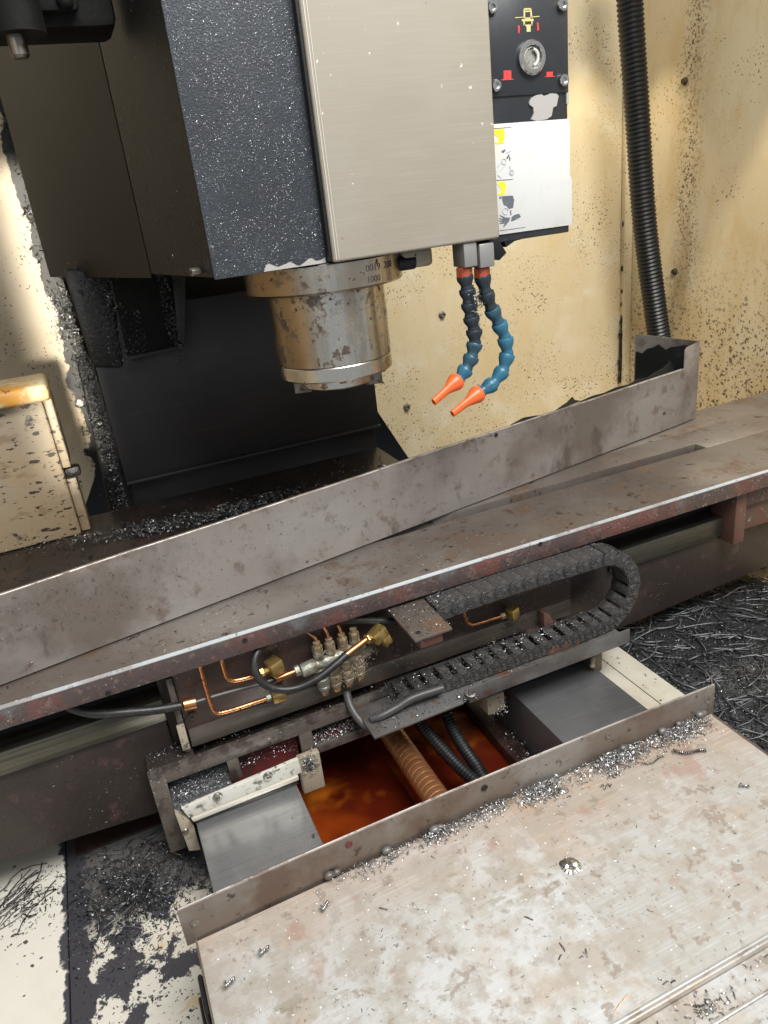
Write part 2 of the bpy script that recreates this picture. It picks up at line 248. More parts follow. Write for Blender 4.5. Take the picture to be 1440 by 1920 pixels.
# ------------------------------------------------------------------ builders
OFF = {}
def root_off(o): return OFF.get(o.name, Vector((0, 0, 0)))
def tag(o, label=None, cat=None, group=None, kind=None):
    if label: o['label'] = label
    if cat: o['category'] = cat
    if group: o['group'] = group
    if kind: o['kind'] = kind
    return o
def thing(name, label, cat, loc, group=None, kind=None):
    o = bpy.data.objects.new(name, None); sc.collection.objects.link(o); o.empty_display_size = .02
    o.location = loc; OFF[o.name] = Vector(loc)
    return tag(o, label, cat, group, kind)
class B:
    def __init__(s): s.bm = bmesh.new()
    def _bev(s, faces, bev, seg):
        if bev > 0:
            es = list({e for f in faces for e in f.edges})
            bmesh.ops.bevel(s.bm, geom=es, offset=bev, segments=seg, profile=.5, affect='EDGES', clamp_overlap=True)
    def hexa(s, p, bev=0, seg=2):   # 8 points: bottom loop, top loop
        v = [s.bm.verts.new(q) for q in p]
        fs = [s.bm.faces.new([v[i] for i in f]) for f in ((3, 2, 1, 0), (4, 5, 6, 7), (0, 1, 5, 4), (1, 2, 6, 5), (2, 3, 7, 6), (3, 0, 4, 7))]
        s._bev(fs, bev, seg); return s
    def box(s, x0, x1, y0, y1, z0, z1, bev=0, seg=2, T=None):
        p = [Vector(q) for q in ((x0, y0, z0), (x1, y0, z0), (x1, y1, z0), (x0, y1, z0), (x0, y0, z1), (x1, y0, z1), (x1, y1, z1), (x0, y1, z1))]
        if T is not None: p = [T @ q for q in p]
        return s.hexa(p, bev, seg)
    def prism(s, pts, d, bev=0, seg=2):  # planar polygon swept by vector d
        d = Vector(d); a = [s.bm.verts.new(Vector(q)) for q in pts]; b = [s.bm.verts.new(Vector(q) + d) for q in pts]; n = len(a)
        fs = [s.bm.faces.new(a), s.bm.faces.new(b[::-1])] + [s.bm.faces.new((a[i], b[i], b[(i + 1) % n], a[(i + 1) % n])) for i in range(n)]
        bmesh.ops.recalc_face_normals(s.bm, faces=fs)
        s._bev(fs, bev, seg); return s
    def tube(s, pts, r, n=12, caps=True):
        pts = [Vector(p) for p in pts]; m = len(pts); rs = r if isinstance(r, (list, tuple)) else [r] * m
        tg = [(pts[min(i + 1, m - 1)] - pts[max(i - 1, 0)]).normalized() for i in range(m)]
        u = tg[0].orthogonal().normalized(); rings = []
        for i in range(m):
            u = (u - tg[i] * u.dot(tg[i])).normalized(); v = tg[i].cross(u)
            rings.append([s.bm.verts.new(pts[i] + (u * math.cos(2 * math.pi * k / n) + v * math.sin(2 * math.pi * k / n)) * rs[i]) for k in range(n)])
        for i in range(m - 1):
            for k in range(n): s.bm.faces.new((rings[i][k], rings[i][(k + 1) % n], rings[i + 1][(k + 1) % n], rings[i + 1][k]))
        if caps: s.bm.faces.new(rings[0][::-1]); s.bm.faces.new(rings[-1])
        return s
    def lathe(s, prof, o, d, n=32, caps=True):   # prof [(r, h)] along direction d from o
        o = Vector(o); d = Vector(d).normalized()
        pts = [o + d * h for r, h in prof]
        u = d.orthogonal().normalized(); v = d.cross(u); rings = []
        for (r, h), p in zip(prof, pts):
            rings.append([s.bm.verts.new(p + (u * math.cos(2 * math.pi * k / n) + v * math.sin(2 * math.pi * k / n)) * max(r, 1e-5)) for k in range(n)])
        for i in range(len(prof) - 1):
            for k in range(n): s.bm.faces.new((rings[i][k], rings[i][(k + 1) % n], rings[i + 1][(k + 1) % n], rings[i + 1][k]))
        if caps: s.bm.faces.new(rings[0][::-1]); s.bm.faces.new(rings[-1])
        return s
    def ball(s, c, r, sub=2, sc3=(1, 1, 1)):
        g = bmesh.ops.create_icosphere(s.bm, subdivisions=sub, radius=1)
        for v in g['verts']: v.co = Vector(c) + Vector((v.co.x * sc3[0], v.co.y * sc3[1], v.co.z * sc3[2])) * r
        return s
    def mesh(s, name, mat, ang=35):
        bmesh.ops.recalc_face_normals(s.bm, faces=s.bm.faces[:])
        me = bpy.data.meshes.new(name); s.bm.to_mesh(me); s.bm.free()
        me.materials.append(MATS[mat])
        me.polygons.foreach_set('use_smooth', [True] * len(me.polygons)); me.set_sharp_from_angle(angle=math.radians(ang))
        return me
def mk(name, b, mat, parent=None, ang=35, base=None):
    me = b.mesh(name, mat, ang) if isinstance(b, B) else b
    o = bpy.data.objects.new(name, me); sc.collection.objects.link(o)
    if parent is not None:
        off = root_off(parent); me.transform(Matrix.Translation(-off)); o.parent = parent; OFF[o.name] = off
    else:
        if base is None:
            co_ = np.empty(len(me.vertices) * 3); me.vertices.foreach_get('co', co_); co_ = co_.reshape(-1, 3)
            mn, mx = co_.min(0), co_.max(0); base = ((mn[0] + mx[0]) / 2, (mn[1] + mx[1]) / 2, mn[2])
        base = Vector(base); me.transform(Matrix.Translation(-base)); o.location = base; OFF[o.name] = base
    return o
def struct(name, b, mat, parent=None, base=(0, 0, 0), label=None):
    o = mk(name, b, mat, parent, base=base)
    if parent is None: o['kind'] = 'structure'
    if label: o['label'] = label
    return o
def spline(pts, k=8):
    P = [Vector(p) for p in pts]; P = [P[0] * 2 - P[1]] + P + [P[-1] * 2 - P[-2]]; out = []
    for i in range(1, len(P) - 2):
        a, b, c, d = P[i - 1:i + 3]
        for j in range(k):
            t = j / k; out.append(.5 * ((2 * b) + (c - a) * t + (2 * a - 5 * b + 4 * c - d) * t * t + (3 * b - a - 3 * c + d) * t ** 3))
    out.append(P[-2]); return out
def resample(pts, step):
    out = [pts[0].copy()]; acc = 0
    for a, b in zip(pts, pts[1:]):
        L = (b - a).length; t = step - acc
        while t <= L: out.append(a + (b - a) * (t / L)); t += step
        acc = L - (t - step)
    return out
def corrugated(pts, r0, r1, pitch, n=16):
    p = resample(spline(pts, 24), pitch / 4); rs = [(r0, (r0 + r1) / 2, r1, (r0 + r1) / 2)[i % 4] for i in range(len(p))]
    b = B(); b.tube(p, rs, n); return b
def hexnut(b, o, d, r, h, n=6): b.lathe([(r * .9, 0), (r, h * .12), (r, h * .88), (r * .9, h)], o, d, n); return b
def flat(name, pts, mat, parent, t=.0006):
    b = B(); b.prism(pts, (0, -t, 0)); return mk(name, b, mat, parent)

# chips: loose metal swarf as one mesh
def flakes(pos, nrm, size, mat, name, parent=None, label=None, cat='metal chips', base=None, curl=.8, aspect=2.2, lift=.35, group=None):
    n = len(pos); pos = np.asarray(pos, float); nrm = np.asarray(nrm, float)
    if nrm.ndim == 1: nrm = np.tile(nrm, (n, 1))
    sz = .68 * NR.uniform(size[0], size[1], n) * np.where(NR.rand(n) < .06, 1.9, 1)
    rv = NR.normal(size=(n, 3)); u = rv - nrm * (rv * nrm).sum(1, keepdims=True); u /= np.linalg.norm(u, axis=1, keepdims=True) + 1e-9
    tilt = NR.normal(0, .45, (n, 1)); w_ = np.cross(nrm, u); nn = nrm * np.cos(tilt) + w_ * np.sin(tilt); w_ = np.cross(nn, u)
    L = sz * NR.uniform(.7, 1.5, n) * aspect / 2; W = sz * .5; ks = curl * NR.uniform(.2, 1.2, n)
    V_ = np.empty((n, 8, 3)); F = []
    for j, t in enumerate((-1, -.33, .33, 1)):
        h = (1 - t * t) * ks * L * .6
        c = pos + u * (L * t)[:, None] + nn * (h + sz * lift * .3)[:, None]
        V_[:, 2 * j] = c - w_ * W[:, None] / 2; V_[:, 2 * j + 1] = c + w_ * W[:, None] / 2
    q = np.array([[0, 1, 3, 2], [2, 3, 5, 4], [4, 5, 7, 6]])
    F = (np.arange(n)[:, None, None] * 8 + q[None]).reshape(-1, 4)
    return rawmesh(V_.reshape(-1, 3), F, mat, name, parent, label, cat, base, group)
def needles(pos, dirs, length, rad, mat, name, parent=None, label=None, cat='metal chips', base=None):
    n = len(pos); pos = np.asarray(pos, float); d = np.asarray(dirs, float); d /= np.linalg.norm(d, axis=1, keepdims=True)
    up = np.tile((0, 0, 1.0), (n, 1)); s_ = np.cross(d, up); s_ /= np.linalg.norm(s_, axis=1, keepdims=True) + 1e-9; t_ = np.cross(s_, d)
    L = NR.uniform(length[0], length[1], n); r = NR.uniform(rad[0], rad[1], n); bend = NR.normal(0, .10, n); b2 = NR.normal(0, .05, n)
    V_ = np.empty((n, 5, 4, 3))
    for j, t in enumerate((-1, -.5, 0, .5, 1)):
        c = pos + d * (L * t / 2)[:, None] + s_ * (L * bend * (1 - t * t))[:, None] + t_ * (L * b2 * (t ** 3 - t))[:, None]
        for k in range(4):
            a = k * math.pi / 2; V_[:, j, k] = c + (s_ * math.cos(a) + t_ * math.sin(a)) * r[:, None]
    q = [[j * 4 + k, j * 4 + (k + 1) % 4, (j + 1) * 4 + (k + 1) % 4, (j + 1) * 4 + k] for j in range(4) for k in range(4)] + [[3, 2, 1, 0], [16, 17, 18, 19]]
    F = (np.arange(n)[:, None, None] * 20 + np.array(q)[None]).reshape(-1, 4)
    return rawmesh(V_.reshape(-1, 3), F, mat, name, parent, label, cat, base)
def rawmesh(V_, F, mat, name, parent, label, cat, base, group=None):
    me = bpy.data.meshes.new(name); me.vertices.add(len(V_)); me.vertices.foreach_set('co', V_.ravel())
    me.loops.add(len(F) * 4); me.loops.foreach_set('vertex_index', F.ravel())
    me.polygons.add(len(F)); me.polygons.foreach_set('loop_start', np.arange(len(F)) * 4); me.polygons.foreach_set('loop_total', np.full(len(F), 4))
    me.update(); me.validate(); me.materials.append(MATS[mat]); me.polygons.foreach_set('use_smooth', [True] * len(me.polygons))
    o = mk(name, me, mat, parent, base=base); o['kind'] = 'stuff'
    if parent is None: tag(o, label, cat, group)
    return o
def rect(n, x0, x1, y0, y1, z, jz=.0): return np.stack([NR.uniform(x0, x1, n), NR.uniform(y0, y1, n), z + NR.rand(n) * jz], 1)
def clump(n, c, s): return np.asarray(c)[None] + NR.normal(size=(n, 3)) * np.asarray(s)[None]

# ================================================================== SETTING
YB = 2.05
# back wall sheets (right and left of the column), with clipped lower corners
b = B(); b.prism([(.782, YB, 1.5), (1.716, YB, 1.5), (1.716, YB, -.45), (.99, YB, -.45), (0.8556,2.0500,-0.1928), (0.7819,2.0500,-0.0465)], (0, .004, 0))
wall_r = struct('wall_back', b, 'cream_wall')
for p in ((1.0258,2.0500,0.2022), (0.8799,2.0500,-0.0553)):
    b = B(); b.lathe([(.011, 0), (.011, .003), (.008, .004), (.008, .013), (.005, .0135), (.0045, .008)], p, (0, -1, 0), 14); mk('screw', b, 'bolt', wall_r)
b = B(); b.prism([(-1.3, YB, 1.5), (.004, YB, 1.5), (0.0044,2.0500,0.0337), (-0.0895,2.0500,-0.1243), (-.16, YB, -.45), (-1.3, YB, -.45)], (0, .004, 0))
wall_l = struct('wall_back_left', b, 'cream_panel')
b = B(); b.lathe([(.013, 0), (.013, .004), (.009, .006), (.006, .006), (.006, .002)], (-0.0345,2.0500,0.1459), (0, -1, 0), 16); mk('screw', b, 'bolt', wall_l)
# right side wall with corner flange
b = B(); b.box(1.722, 1.727, .3, YB + .01, -.45, 1.5)
wall_s = struct('wall_right', b, 'cream_wall_side')
for p, m in (((1.7210,1.8257,0.7485), 'screw_rusty'), ((1.7210,1.8338,0.2404), 'screw_rusty')):
    b = B(); b.lathe([(.010, 0), (.010, .003), (.007, .005), (.007, .010), (.003, .010)], p, (-1, 0, 0), 12); mk('screw', b, m, wall_s)
b = B(); b.box(1.690, 1.7215, YB - .022, YB - .001, -.4, 1.5, .004); mk('corner_flange', b, 'cream_wall', wall_r)
b = B()
for i in range(34):
    z = -.13 + abs(R.gauss(0, .26)); b.ball((1.688 + R.uniform(-.003, .003), YB - .013, z), R.uniform(.002, .0065) * (1.7 if z < .12 else 1), 2, (R.uniform(.5, 1), .5, R.uniform(.8, 3)))
mk('sealant', b, 'goo', wall_r)
b = B(); b.box(-1.4, 1.9, 2.5, 2.51, -.5, 1.6); struct('dark_backing', b, 'dark_void')  # black sheet put in for the shade of the void behind the wall sheets
b = B(); b.box(-1.3, -1.29, .2, 2.5, -.5, 1.6); struct('wall_left', b, 'cream_panel')
# floor of the enclosure, left: painted sheet, seam and peeled casting
b = B(); b.box(-1.3553, -0.2265, 0.2101, 2.3114, -0.3903, -0.3746, .001); struct('floor_sheet', b, 'floor_cream')
b = B(); b.box(-0.2248, -0.0189, 0.2101, 1.5759, -0.3956, -0.3767); struct('floor_casting', b, 'floor_peeled')
b = B(); b.box(-0.2264, -0.2249, 0.2101, 2.3114, -0.4061, -0.383); struct('floor_seam', b, 'goo')
# right: swarf pan
b = B(); b.box(0.8037, 1.8071, 0.2101, 2.3114, -0.3798, -0.3693); struct('floor_pan', b, 'chip_bed')
b = B(); b.prism([(1.2608, 0.3152, -0.3662), (1.8071, 0.3152, -0.2275), (1.8071, 0.3152, -0.238), (1.2608, 0.3152, -0.3767)], (0, 1.75, 0)); struct('floor_slope', b, 'cream_wall_side')

# ================================================================== COLUMN
t = thing('column_cover', 'dark telescopic steel way cover plates hanging behind the spindle', 'way cover', (.32, 1.62, -.03))
b = B(); b.box(.020, .612, 1.600, 1.606, .052, .40, .001)
b.box(.020, .612, 1.588, 1.6005, .046, .0525, .0015); mk('upper_plate', b, 'way_cover', t)
b = B(); b.box(.030, .606, 1.618, 1.624, -.05, .30, .001); mk('lower_plate', b, 'way_cover', t)
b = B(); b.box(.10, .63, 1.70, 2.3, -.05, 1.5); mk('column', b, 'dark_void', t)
b = B(); b.prism([(0.0886,1.5700,0.4651), (0.2244,1.5700,0.4460), (0.1953,1.5700,0.3114), (0.0827,1.5700,0.3079)], (0, .006, 0)); mk('guard_plate', b, 'gripper_black', t)
b = B(); b.prism([(0.0792,1.5600,0.3142), (0.1952,1.5600,0.3181), (0.1941,1.5600,0.3129), (0.0820,1.5600,0.3084)], (0, .006, 0)); mk('guard_lip', b, 'head_side', t)
b = B(); b.prism([(0.0082,1.5900,0.4901), (0.0904,1.5900,0.4789), (0.0717,1.5900,0.2896), (0.0152,1.5900,0.3002)], (0, .05, 0), .008); mk('slide_block', b, 'goo', t)
b = B(); b.prism([(0.1995,1.5500,0.4555), (0.2257,1.5500,0.4518), (0.1964,1.5500,0.3160), (0.1842,1.5500,0.3288)], (0, .02, 0), .003); mk('wiper_strip', b, 'goo', t)
b = B(); b.prism([(-.030, 1.63, -.06), (.030, 1.63, -.06), (.022, 1.63, .32), (-.012, 1.63, .32)], (0, .03, 0), .006); mk('edge_strip', b, 'goo', t)
pz = NR.uniform(-.05, .33, 1500); px = .012 - np.abs(NR.normal(0, .014, 1500))
flakes(np.stack([px, np.full(1500, 1.622) - NR.rand(1500) * .01, pz], 1), (0, -1, 0), (.003, .006), 'chip_black', 'stuck_chips', t, aspect=1.1)
pz = NR.uniform(.30, .50, 1300); k = NR.rand(1300)
flakes(np.stack([.03 + (.5 - pz) * -.02 + (k ** .5) * .10 - .03 * (pz > .4), np.full(1300, 1.585) - NR.rand(1300) * .02, pz], 1), (0, -1, 0), (.002, .005), 'chip_black', 'stuck_chips', t, aspect=1.1, lift=.1)
flakes(np.stack([NR.uniform(.168, .190, 450), np.full(450, 1.545), NR.uniform(.29, .5, 450)], 1), (0, -1, 0), (.002, .005), 'chip_black', 'stuck_chips', t, aspect=1.1)
# clots of black swarf on the left sheet edge
cl = []
for (px_, py_, n_, s_) in ((15, 225, 260, .022), (60, 400, 120, .012), (95, 470, 240, .02), (112, 560, 160, .016), (135, 620, 260, .02), (158, 655, 320, .024), (172, 735, 420, .026), (180, 780, 360, .022), (190, 815, 220, .016), (40, 300, 90, .012), (125, 590, 160, .014), (165, 690, 200, .018)):
    cl.append((px_, py_, n_, s_))
pts = []
CL = [(-0.0196,2.0400,0.7986), (-0.0235,2.0400,0.6038), (-0.0053,2.0400,0.5183), (-0.0144,2.0400,0.4076), (-0.0041,2.0400,0.3281), (0.0125,2.0400,0.2786), (0.0081,2.0400,0.1689), (0.0028,2.0400,0.1056), (0.0021,2.0400,0.0546), (-0.0127,2.0400,0.7165), (-0.0087,2.0400,0.3681), (0.0108,2.0400,0.2311)]
for c, q in zip(CL, cl): pts.append(clump(q[2], c, (q[3] * .9, .003, q[3] * 1.5)))
pts = np.concatenate(pts); pts = pts[pts[:, 0] < .012]
flakes(pts, (0, -1, 0), (.0035, .0075), 'chip_black', 'swarf_crust', wall_l, lift=.1, curl=.3, aspect=1.0)

# rear shelf behind the table
b = B(); b.box(-.60, .60, 1.312, 1.598, -.02, -.004, .002)
shelf = mk('rear_shelf', b, 'shelf_dark'); tag(shelf, 'dark brown oily shelf with chips behind the machine table', 'shelf')
p = rect(700, -.3, .58, 1.33, 1.58, -.003); flakes(p, (0, 0, 1), (.002, .0055), 'chip_dark', 'loose_chips', shelf)
P = [clump(700, (0.1599,1.4034,-0.0020), (.06, .012, .001)), clump(420, (0.0267,1.4314,-0.0020), (.05, .012, .001)), clump(260, (0.2756,1.4226,-0.0020), (.05, .012, .001)), clump(140, (-0.0932,1.4601,-0.0020), (.05, .01, .001))]
P = np.concatenate(P); P[:, 2] = -.003 + NR.rand(len(P)) * .012; P = P[(P[:, 1] > 1.315) & (P[:, 1] < 1.59)]
flakes(P, (0, -.3, .95), (.0025, .0065), 'chip_dark', 'loose_chips', shelf); flakes(P[::4] + .003, (0, -.3, .95), (.002, .0055), 'chip_bright', 'loose_chips', shelf)

# cream casting standing on the left
t = thing('cream_casting', 'oil-spattered cream machine casting with rusty orange top edge, at left', 'casting', (-.3, 1.55, -.004))
b = B(); b.box(-.75, -.088, 1.500, 1.60, -.003, .272, .006); mk('front_face', b, 'cast_cream', t)
b = B(); b.box(-.75, -.072, 1.475, 1.62, .2735, .305, .009, 3); mk('top_cap', b, 'cast_rust', t)
b = B(); b.box(-.0875, -.070, 1.515, 1.60, -.003, .11, .003); b.box(-.0875, -.072, 1.505, 1.60, .135, .272, .003); mk('side_flange', b, 'cast_cream', t)
b = B(); b.box(-.0875, -.058, 1.51, 1.54, .112, .133, .006); mk('latch', b, 'goo', t)

# ================================================================== SPINDLE HEAD
t = head = thing('headstock', 'black spindle headstock casting with beige sheet-metal front cover', 'headstock', (.42, 1.2, .476))
b = B(); b.prism([(.183, 1.018, .476), (.60, 1.018, .476), (.60, 1.50, .476), (.139, 1.50, .476), (.135, 1.283, .476)], (0, 0, .8), .003); mk('casting', b, 'head_side', t)
b = B(); b.prism([(.1835, 1.0155, .474), (.3465, 1.0155, .474), (.3465, 1.0155, 1.28), (.1835, 1.0155, 1.28)], (0, .0022, 0), .0008); ff = mk('front_face', b, 'head_black', t)
b = B(); b.box(.344, .6045, .998, 1.013, .4745, 1.28, .004, 3); fc = mk('front_cover', b, 'beige_cover', t)
b = B(); b.box(.3395, .3445, 1.0025, 1.0152, .4765, 1.28, .001); mk('cover_edge', b, 'head_side', fc)
b = B(); b.box(.3475, .3485, .9972, .9985, .478, 1.28); b.box(.3515, .3523, .9972, .9985, .478, 1.28); mk('edge_highlight', b, 'bright_trim', fc)
b = B(); b.prism([(.134, 1.290, .470), (.134, 1.50, .470), (-.006, 1.83, .470), (-.020, 1.80, .470)], (0, 0, .8), .002); mk('slide_side', b, 'head_side', t)
b = B(); b.lathe([(.0048, 0), (.0055, .002), (.0055, .012), (.003, .0125), (.003, .009)], (0.1727,1.0550,0.4853), (-.96, -.25, 0), 12); mk('bolt', b, 'bolt', t)
b = B(); pr = [(.250, .475)] + [(.25 + i * .0046, .4775 + R.uniform(.001, .0042) + .0026 * math.sin(i)) for i in range(1, 20)] + [(.338, .475)]
b.prism([(x, 1.0148, z) for x, z in pr], (0, .001, 0)); mk('bare_paint_patch', b, 'bare_patch', t)
n = 11000; zz = .478 + NR.rand(n) ** 1.15 * .42; xx = NR.uniform(.185, .338, n)
keep = NR.rand(n) < (.35 + .65 * np.array([noise.noise((x * 22, 0, z * 22)) > -.1 for x, z in zip(xx, zz)]))
flakes(np.stack([xx, np.full(n, 1.0152), zz], 1)[keep], (0, -1, 0), (.0005, .0012), 'chip_silver', 'stuck_chips', ff, lift=.1)
n = 900; k = NR.rand(n); flakes(np.stack([.183 - .048 * k - .0015, 1.018 + .265 * k, .48 + NR.rand(n) ** 1.6 * .45], 1), (-.98, -.18, 0), (.0007, .0022), 'chip_dark', 'stuck_chips', head)
# hardware under the cover
b = B(); b.box(.468, .520, 1.05, 1.09, .446, .474, .007, 3); mk('coolant_block', b, 'tan_block', t)
b = B(); b.lathe([(.012, 0), (.012, .028)], (.462, 1.06, .456), (1, 0, 0), 16); mk('coolant_plug', b, 'hose_black', t)
b = B(); b.prism([(0.5962,1.0200,0.4742), (0.6145,1.0200,0.4735), (0.6291,1.0200,0.4503), (0.6154,1.0200,0.4405), (0.6002,1.0200,0.4509)], (0, .022, 0), .002); mk('cable_gland', b, 'hose_black', t)
b = B(); b.prism([(0.6314,1.0340,0.4722), (0.7513,1.0340,0.4711), (0.6956,1.0340,0.4683), (0.6528,1.0340,0.4641), (0.6363,1.0340,0.4569)], (0, .02, 0), .001); mk('torn_gasket', b, 'hose_black', t)
b = B(); b.tube(spline([(.60, 1.09, .468), (.63, 1.09, .462), (.665, 1.09, .472), (.70, 1.09, .49)], 6), .005, 8); mk('cable', b, 'hose_black', t)

# spindle nose
AX, AY = .3685, 1.125
sp = thing('spindle', 'rust-spotted steel spindle nose hanging under the head', 'spindle', (AX, AY, .27))
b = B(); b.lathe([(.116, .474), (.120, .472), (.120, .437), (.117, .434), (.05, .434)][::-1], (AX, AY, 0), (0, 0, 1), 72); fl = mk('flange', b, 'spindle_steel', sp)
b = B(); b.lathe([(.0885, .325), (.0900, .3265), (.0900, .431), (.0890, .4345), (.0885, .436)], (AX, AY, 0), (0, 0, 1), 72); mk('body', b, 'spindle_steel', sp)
b = B(); b.lathe([(.0845, .3020), (.0885, .3028), (.0902, .3052), (.0902, .3235), (.0892, .3248)], (AX, AY, 0), (0, 0, 1), 72); mk('end_ring', b, 'spindle_clean', sp)
b = B(); b.lathe([(.030, .306), (.034, .2850), (.056, .2840), (.058, .286), (.058, .3015), (.070, .3018), (.070, .3032), (.05, .3035)], (AX, AY, 0), (0, 0, 1), 64); mk('nose_face', b, 'spindle_clean', sp)
for a in (-.35, math.pi - .35):
    T = Matrix.Translation((AX, AY, 0)) @ Matrix.Rotation(a, 4, 'Z'); b = B(); b.box(.044, .071, -.011, .011, .275, .3015, .0015, T=T); mk('drive_key', b, 'spindle_dark', sp)
for a in range(6):
    a = a * math.pi / 3 + .3; b = B(); b.lathe([(.0055, 0), (.0055, .004), (.003, .004), (.003, .001)], (AX + .078 * math.cos(a), AY + .078 * math.sin(a), .3025), (0, 0, -1), 10); mk('screw', b, 'spindle_dark', sp)
def engraved(txt, ang0, z, size):
    cu = bpy.data.curves.new('engraving', 'FONT'); cu.body = txt; cu.size = size; cu.resolution_u = 3; tmp = bpy.data.objects.new('engraving', cu); sc.collection.objects.link(tmp)
    bpy.context.view_layer.update(); me = bpy.data.meshes.new_from_object(tmp.evaluated_get(bpy.context.evaluated_depsgraph_get()))
    bpy.data.objects.remove(tmp); me.name = 'engraving'
    for v in me.vertices:
        a = ang0 + v.co.x / .1204; v.co = (AX + .1204 * math.cos(a), AY + .1204 * math.sin(a), z + v.co.y)
    me.materials.clear(); me.materials.append(MATS['engraved']); o = mk('engraving', me, 'engraved', fl); return o
engraved('0019  200', -math.pi / 2 + .20, .4555, .0135); engraved('1000', -math.pi / 2 + .20, .4405, .0125)

# control box right of the cover
t = box = thing('control_box', 'black control box with tool clamp button beside the beige cover', 'control box', (.68, 1.08, .475))
b = B(); b.box(.600, .7515, 1.0325, 1.13, .4655, 1.0, .002); mk('housing', b, 'panel_black', t)
b = B(); b.prism([(0.6199,1.0300,0.7797), (0.7520,1.0300,0.7786), (0.7516,1.0300,0.6587), (0.7340,1.0300,0.6593), (0.6225,1.0300,0.6604)], (0, .004, 0), .0012); pn = mk('button_panel', b, 'panel_black', t)
for q in ((0.6259,1.0300,0.7675), (0.7410,1.0300,0.7678), (0.6268,1.0300,0.6742), (0.7413,1.0300,0.6747)):
    b = B(); b.lathe([(.0072, 0), (.0078, .0012), (.0078, .005), (.0068, .0064), (.0042, .0064), (.0040, .003), (.0005, .003)], q, (0, -1, 0), 18); mk('socket_screw', b, 'chrome', pn)
c = (0.6870,1.0300,0.7056)
b = B(); b.lathe([(.0215, 0), (.0222, .002), (.0222, .006), (.020, .0085), (.0158, .0085), (.0150, .0075), (.0150, .0012), (.0005, .001)], c, (0, -1, 0), 40); bt = mk('push_button', b, 'chrome', pn)
b = B(); b.lathe([(.0146, .0013), (.0146, .0045), (.012, .0052), (.0118, .003), (.0005, .003)], c, (0, -1, 0), 32); mk('button_cap', b, 'zinc', bt)
b = B(); b.tube([Vector(c) + Vector((.009 * math.cos(a), -.0058, .010 * math.sin(a))) for a in [-1.4 + i * .28 for i in range(11)]], .0021, 8); mk('button_grip', b, 'label_white', bt)
Y_ = 'ink_pale'
for pl in ([(0.6784,1.0300,0.7657), (0.6898,1.0300,0.7657), (0.6903,1.0300,0.7638), (0.6787,1.0300,0.7639)], [(0.6778,1.0300,0.7642), (0.6802,1.0300,0.7641), (0.6802,1.0300,0.7535), (0.6774,1.0300,0.7536)], [(0.6885,1.0300,0.7639), (0.6907,1.0300,0.7642), (0.6921,1.0300,0.7531), (0.6889,1.0300,0.7532)], [(0.6783,1.0300,0.7547), (0.6911,1.0300,0.7546), (0.6910,1.0300,0.7530), (0.6782,1.0300,0.7531)],
           [(0.6800,1.0300,0.7629), (0.6881,1.0300,0.7629), (0.6883,1.0300,0.7611), (0.6801,1.0300,0.7610)], [(0.6639,1.0300,0.7554), (0.6780,1.0300,0.7558), (0.6780,1.0300,0.7550), (0.6641,1.0300,0.7543)], [(0.6906,1.0300,0.7556), (0.7035,1.0300,0.7560), (0.7035,1.0300,0.7549), (0.6907,1.0300,0.7545)], [(0.6743,1.0300,0.7529), (0.6937,1.0300,0.7527), (0.6936,1.0300,0.7501), (0.6746,1.0300,0.7503)],
           [(0.6768,1.0300,0.7503), (0.6792,1.0300,0.7502), (0.6794,1.0300,0.7448), (0.6772,1.0300,0.7447)], [(0.6901,1.0300,0.7500), (0.6921,1.0300,0.7500), (0.6915,1.0300,0.7448), (0.6897,1.0300,0.7449)], [(0.6776,1.0300,0.7463), (0.6915,1.0300,0.7462), (0.6912,1.0300,0.7446), (0.6775,1.0300,0.7447)], [(0.6814,1.0300,0.7447), (0.6887,1.0300,0.7447), (0.6884,1.0300,0.7377), (0.6822,1.0300,0.7375)]):
    flat('tool_symbol', pl, Y_, pn)
for pl in ([(0.6675,1.0300,0.7456), (0.6710,1.0300,0.7456), (0.6703,1.0300,0.7371), (0.6681,1.0300,0.7356)], [(0.6989,1.0300,0.7482), (0.7015,1.0300,0.7481), (0.7025,1.0300,0.7393), (0.6996,1.0300,0.7378)], [(0.6418,1.0300,0.6923), (0.6543,1.0300,0.6921), (0.6541,1.0300,0.6814), (0.6576,1.0300,0.6813), (0.6574,1.0300,0.6803), (0.6376,1.0300,0.6806), (0.6377,1.0300,0.6817), (0.6414,1.0300,0.6817)], [(0.7134,1.0300,0.6871), (0.7240,1.0300,0.6870), (0.7239,1.0300,0.6814), (0.7278,1.0300,0.6812), (0.7277,1.0300,0.6804), (0.7103,1.0300,0.6806), (0.7104,1.0300,0.6814), (0.7131,1.0300,0.6814)]):
    flat('red_mark', pl, 'ink_red', pn)
flat('paint_loss', [(0.6831,1.0300,0.6503), (0.6867,1.0300,0.6557), (0.6959,1.0300,0.6589), (0.7051,1.0300,0.6593), (0.7085,1.0300,0.6569), (0.7201,1.0300,0.6597), (0.7305,1.0300,0.6586), (0.7339,1.0300,0.6554), (0.7301,1.0300,0.6427), (0.7242,1.0300,0.6413), (0.7210,1.0300,0.6302), (0.7122,1.0300,0.6264), (0.6948,1.0300,0.6254), (0.6857,1.0300,0.6282), (0.6905,1.0300,0.6357), (0.6897,1.0300,0.6435), (0.6836,1.0300,0.6473)], 'bare_patch', t, -.003)
flat('paint_loss', [(0.7480,1.0300,0.6589), (0.7516,1.0300,0.6587), (0.7516,1.0300,0.6439), (0.7478,1.0300,0.6446)], 'bare_patch', t, -.003)
lb = thing('warning_label', 'worn white warning plate with yellow triangles and a black hand pictogram', 'label', (0.6839,1.0300,0.4703))
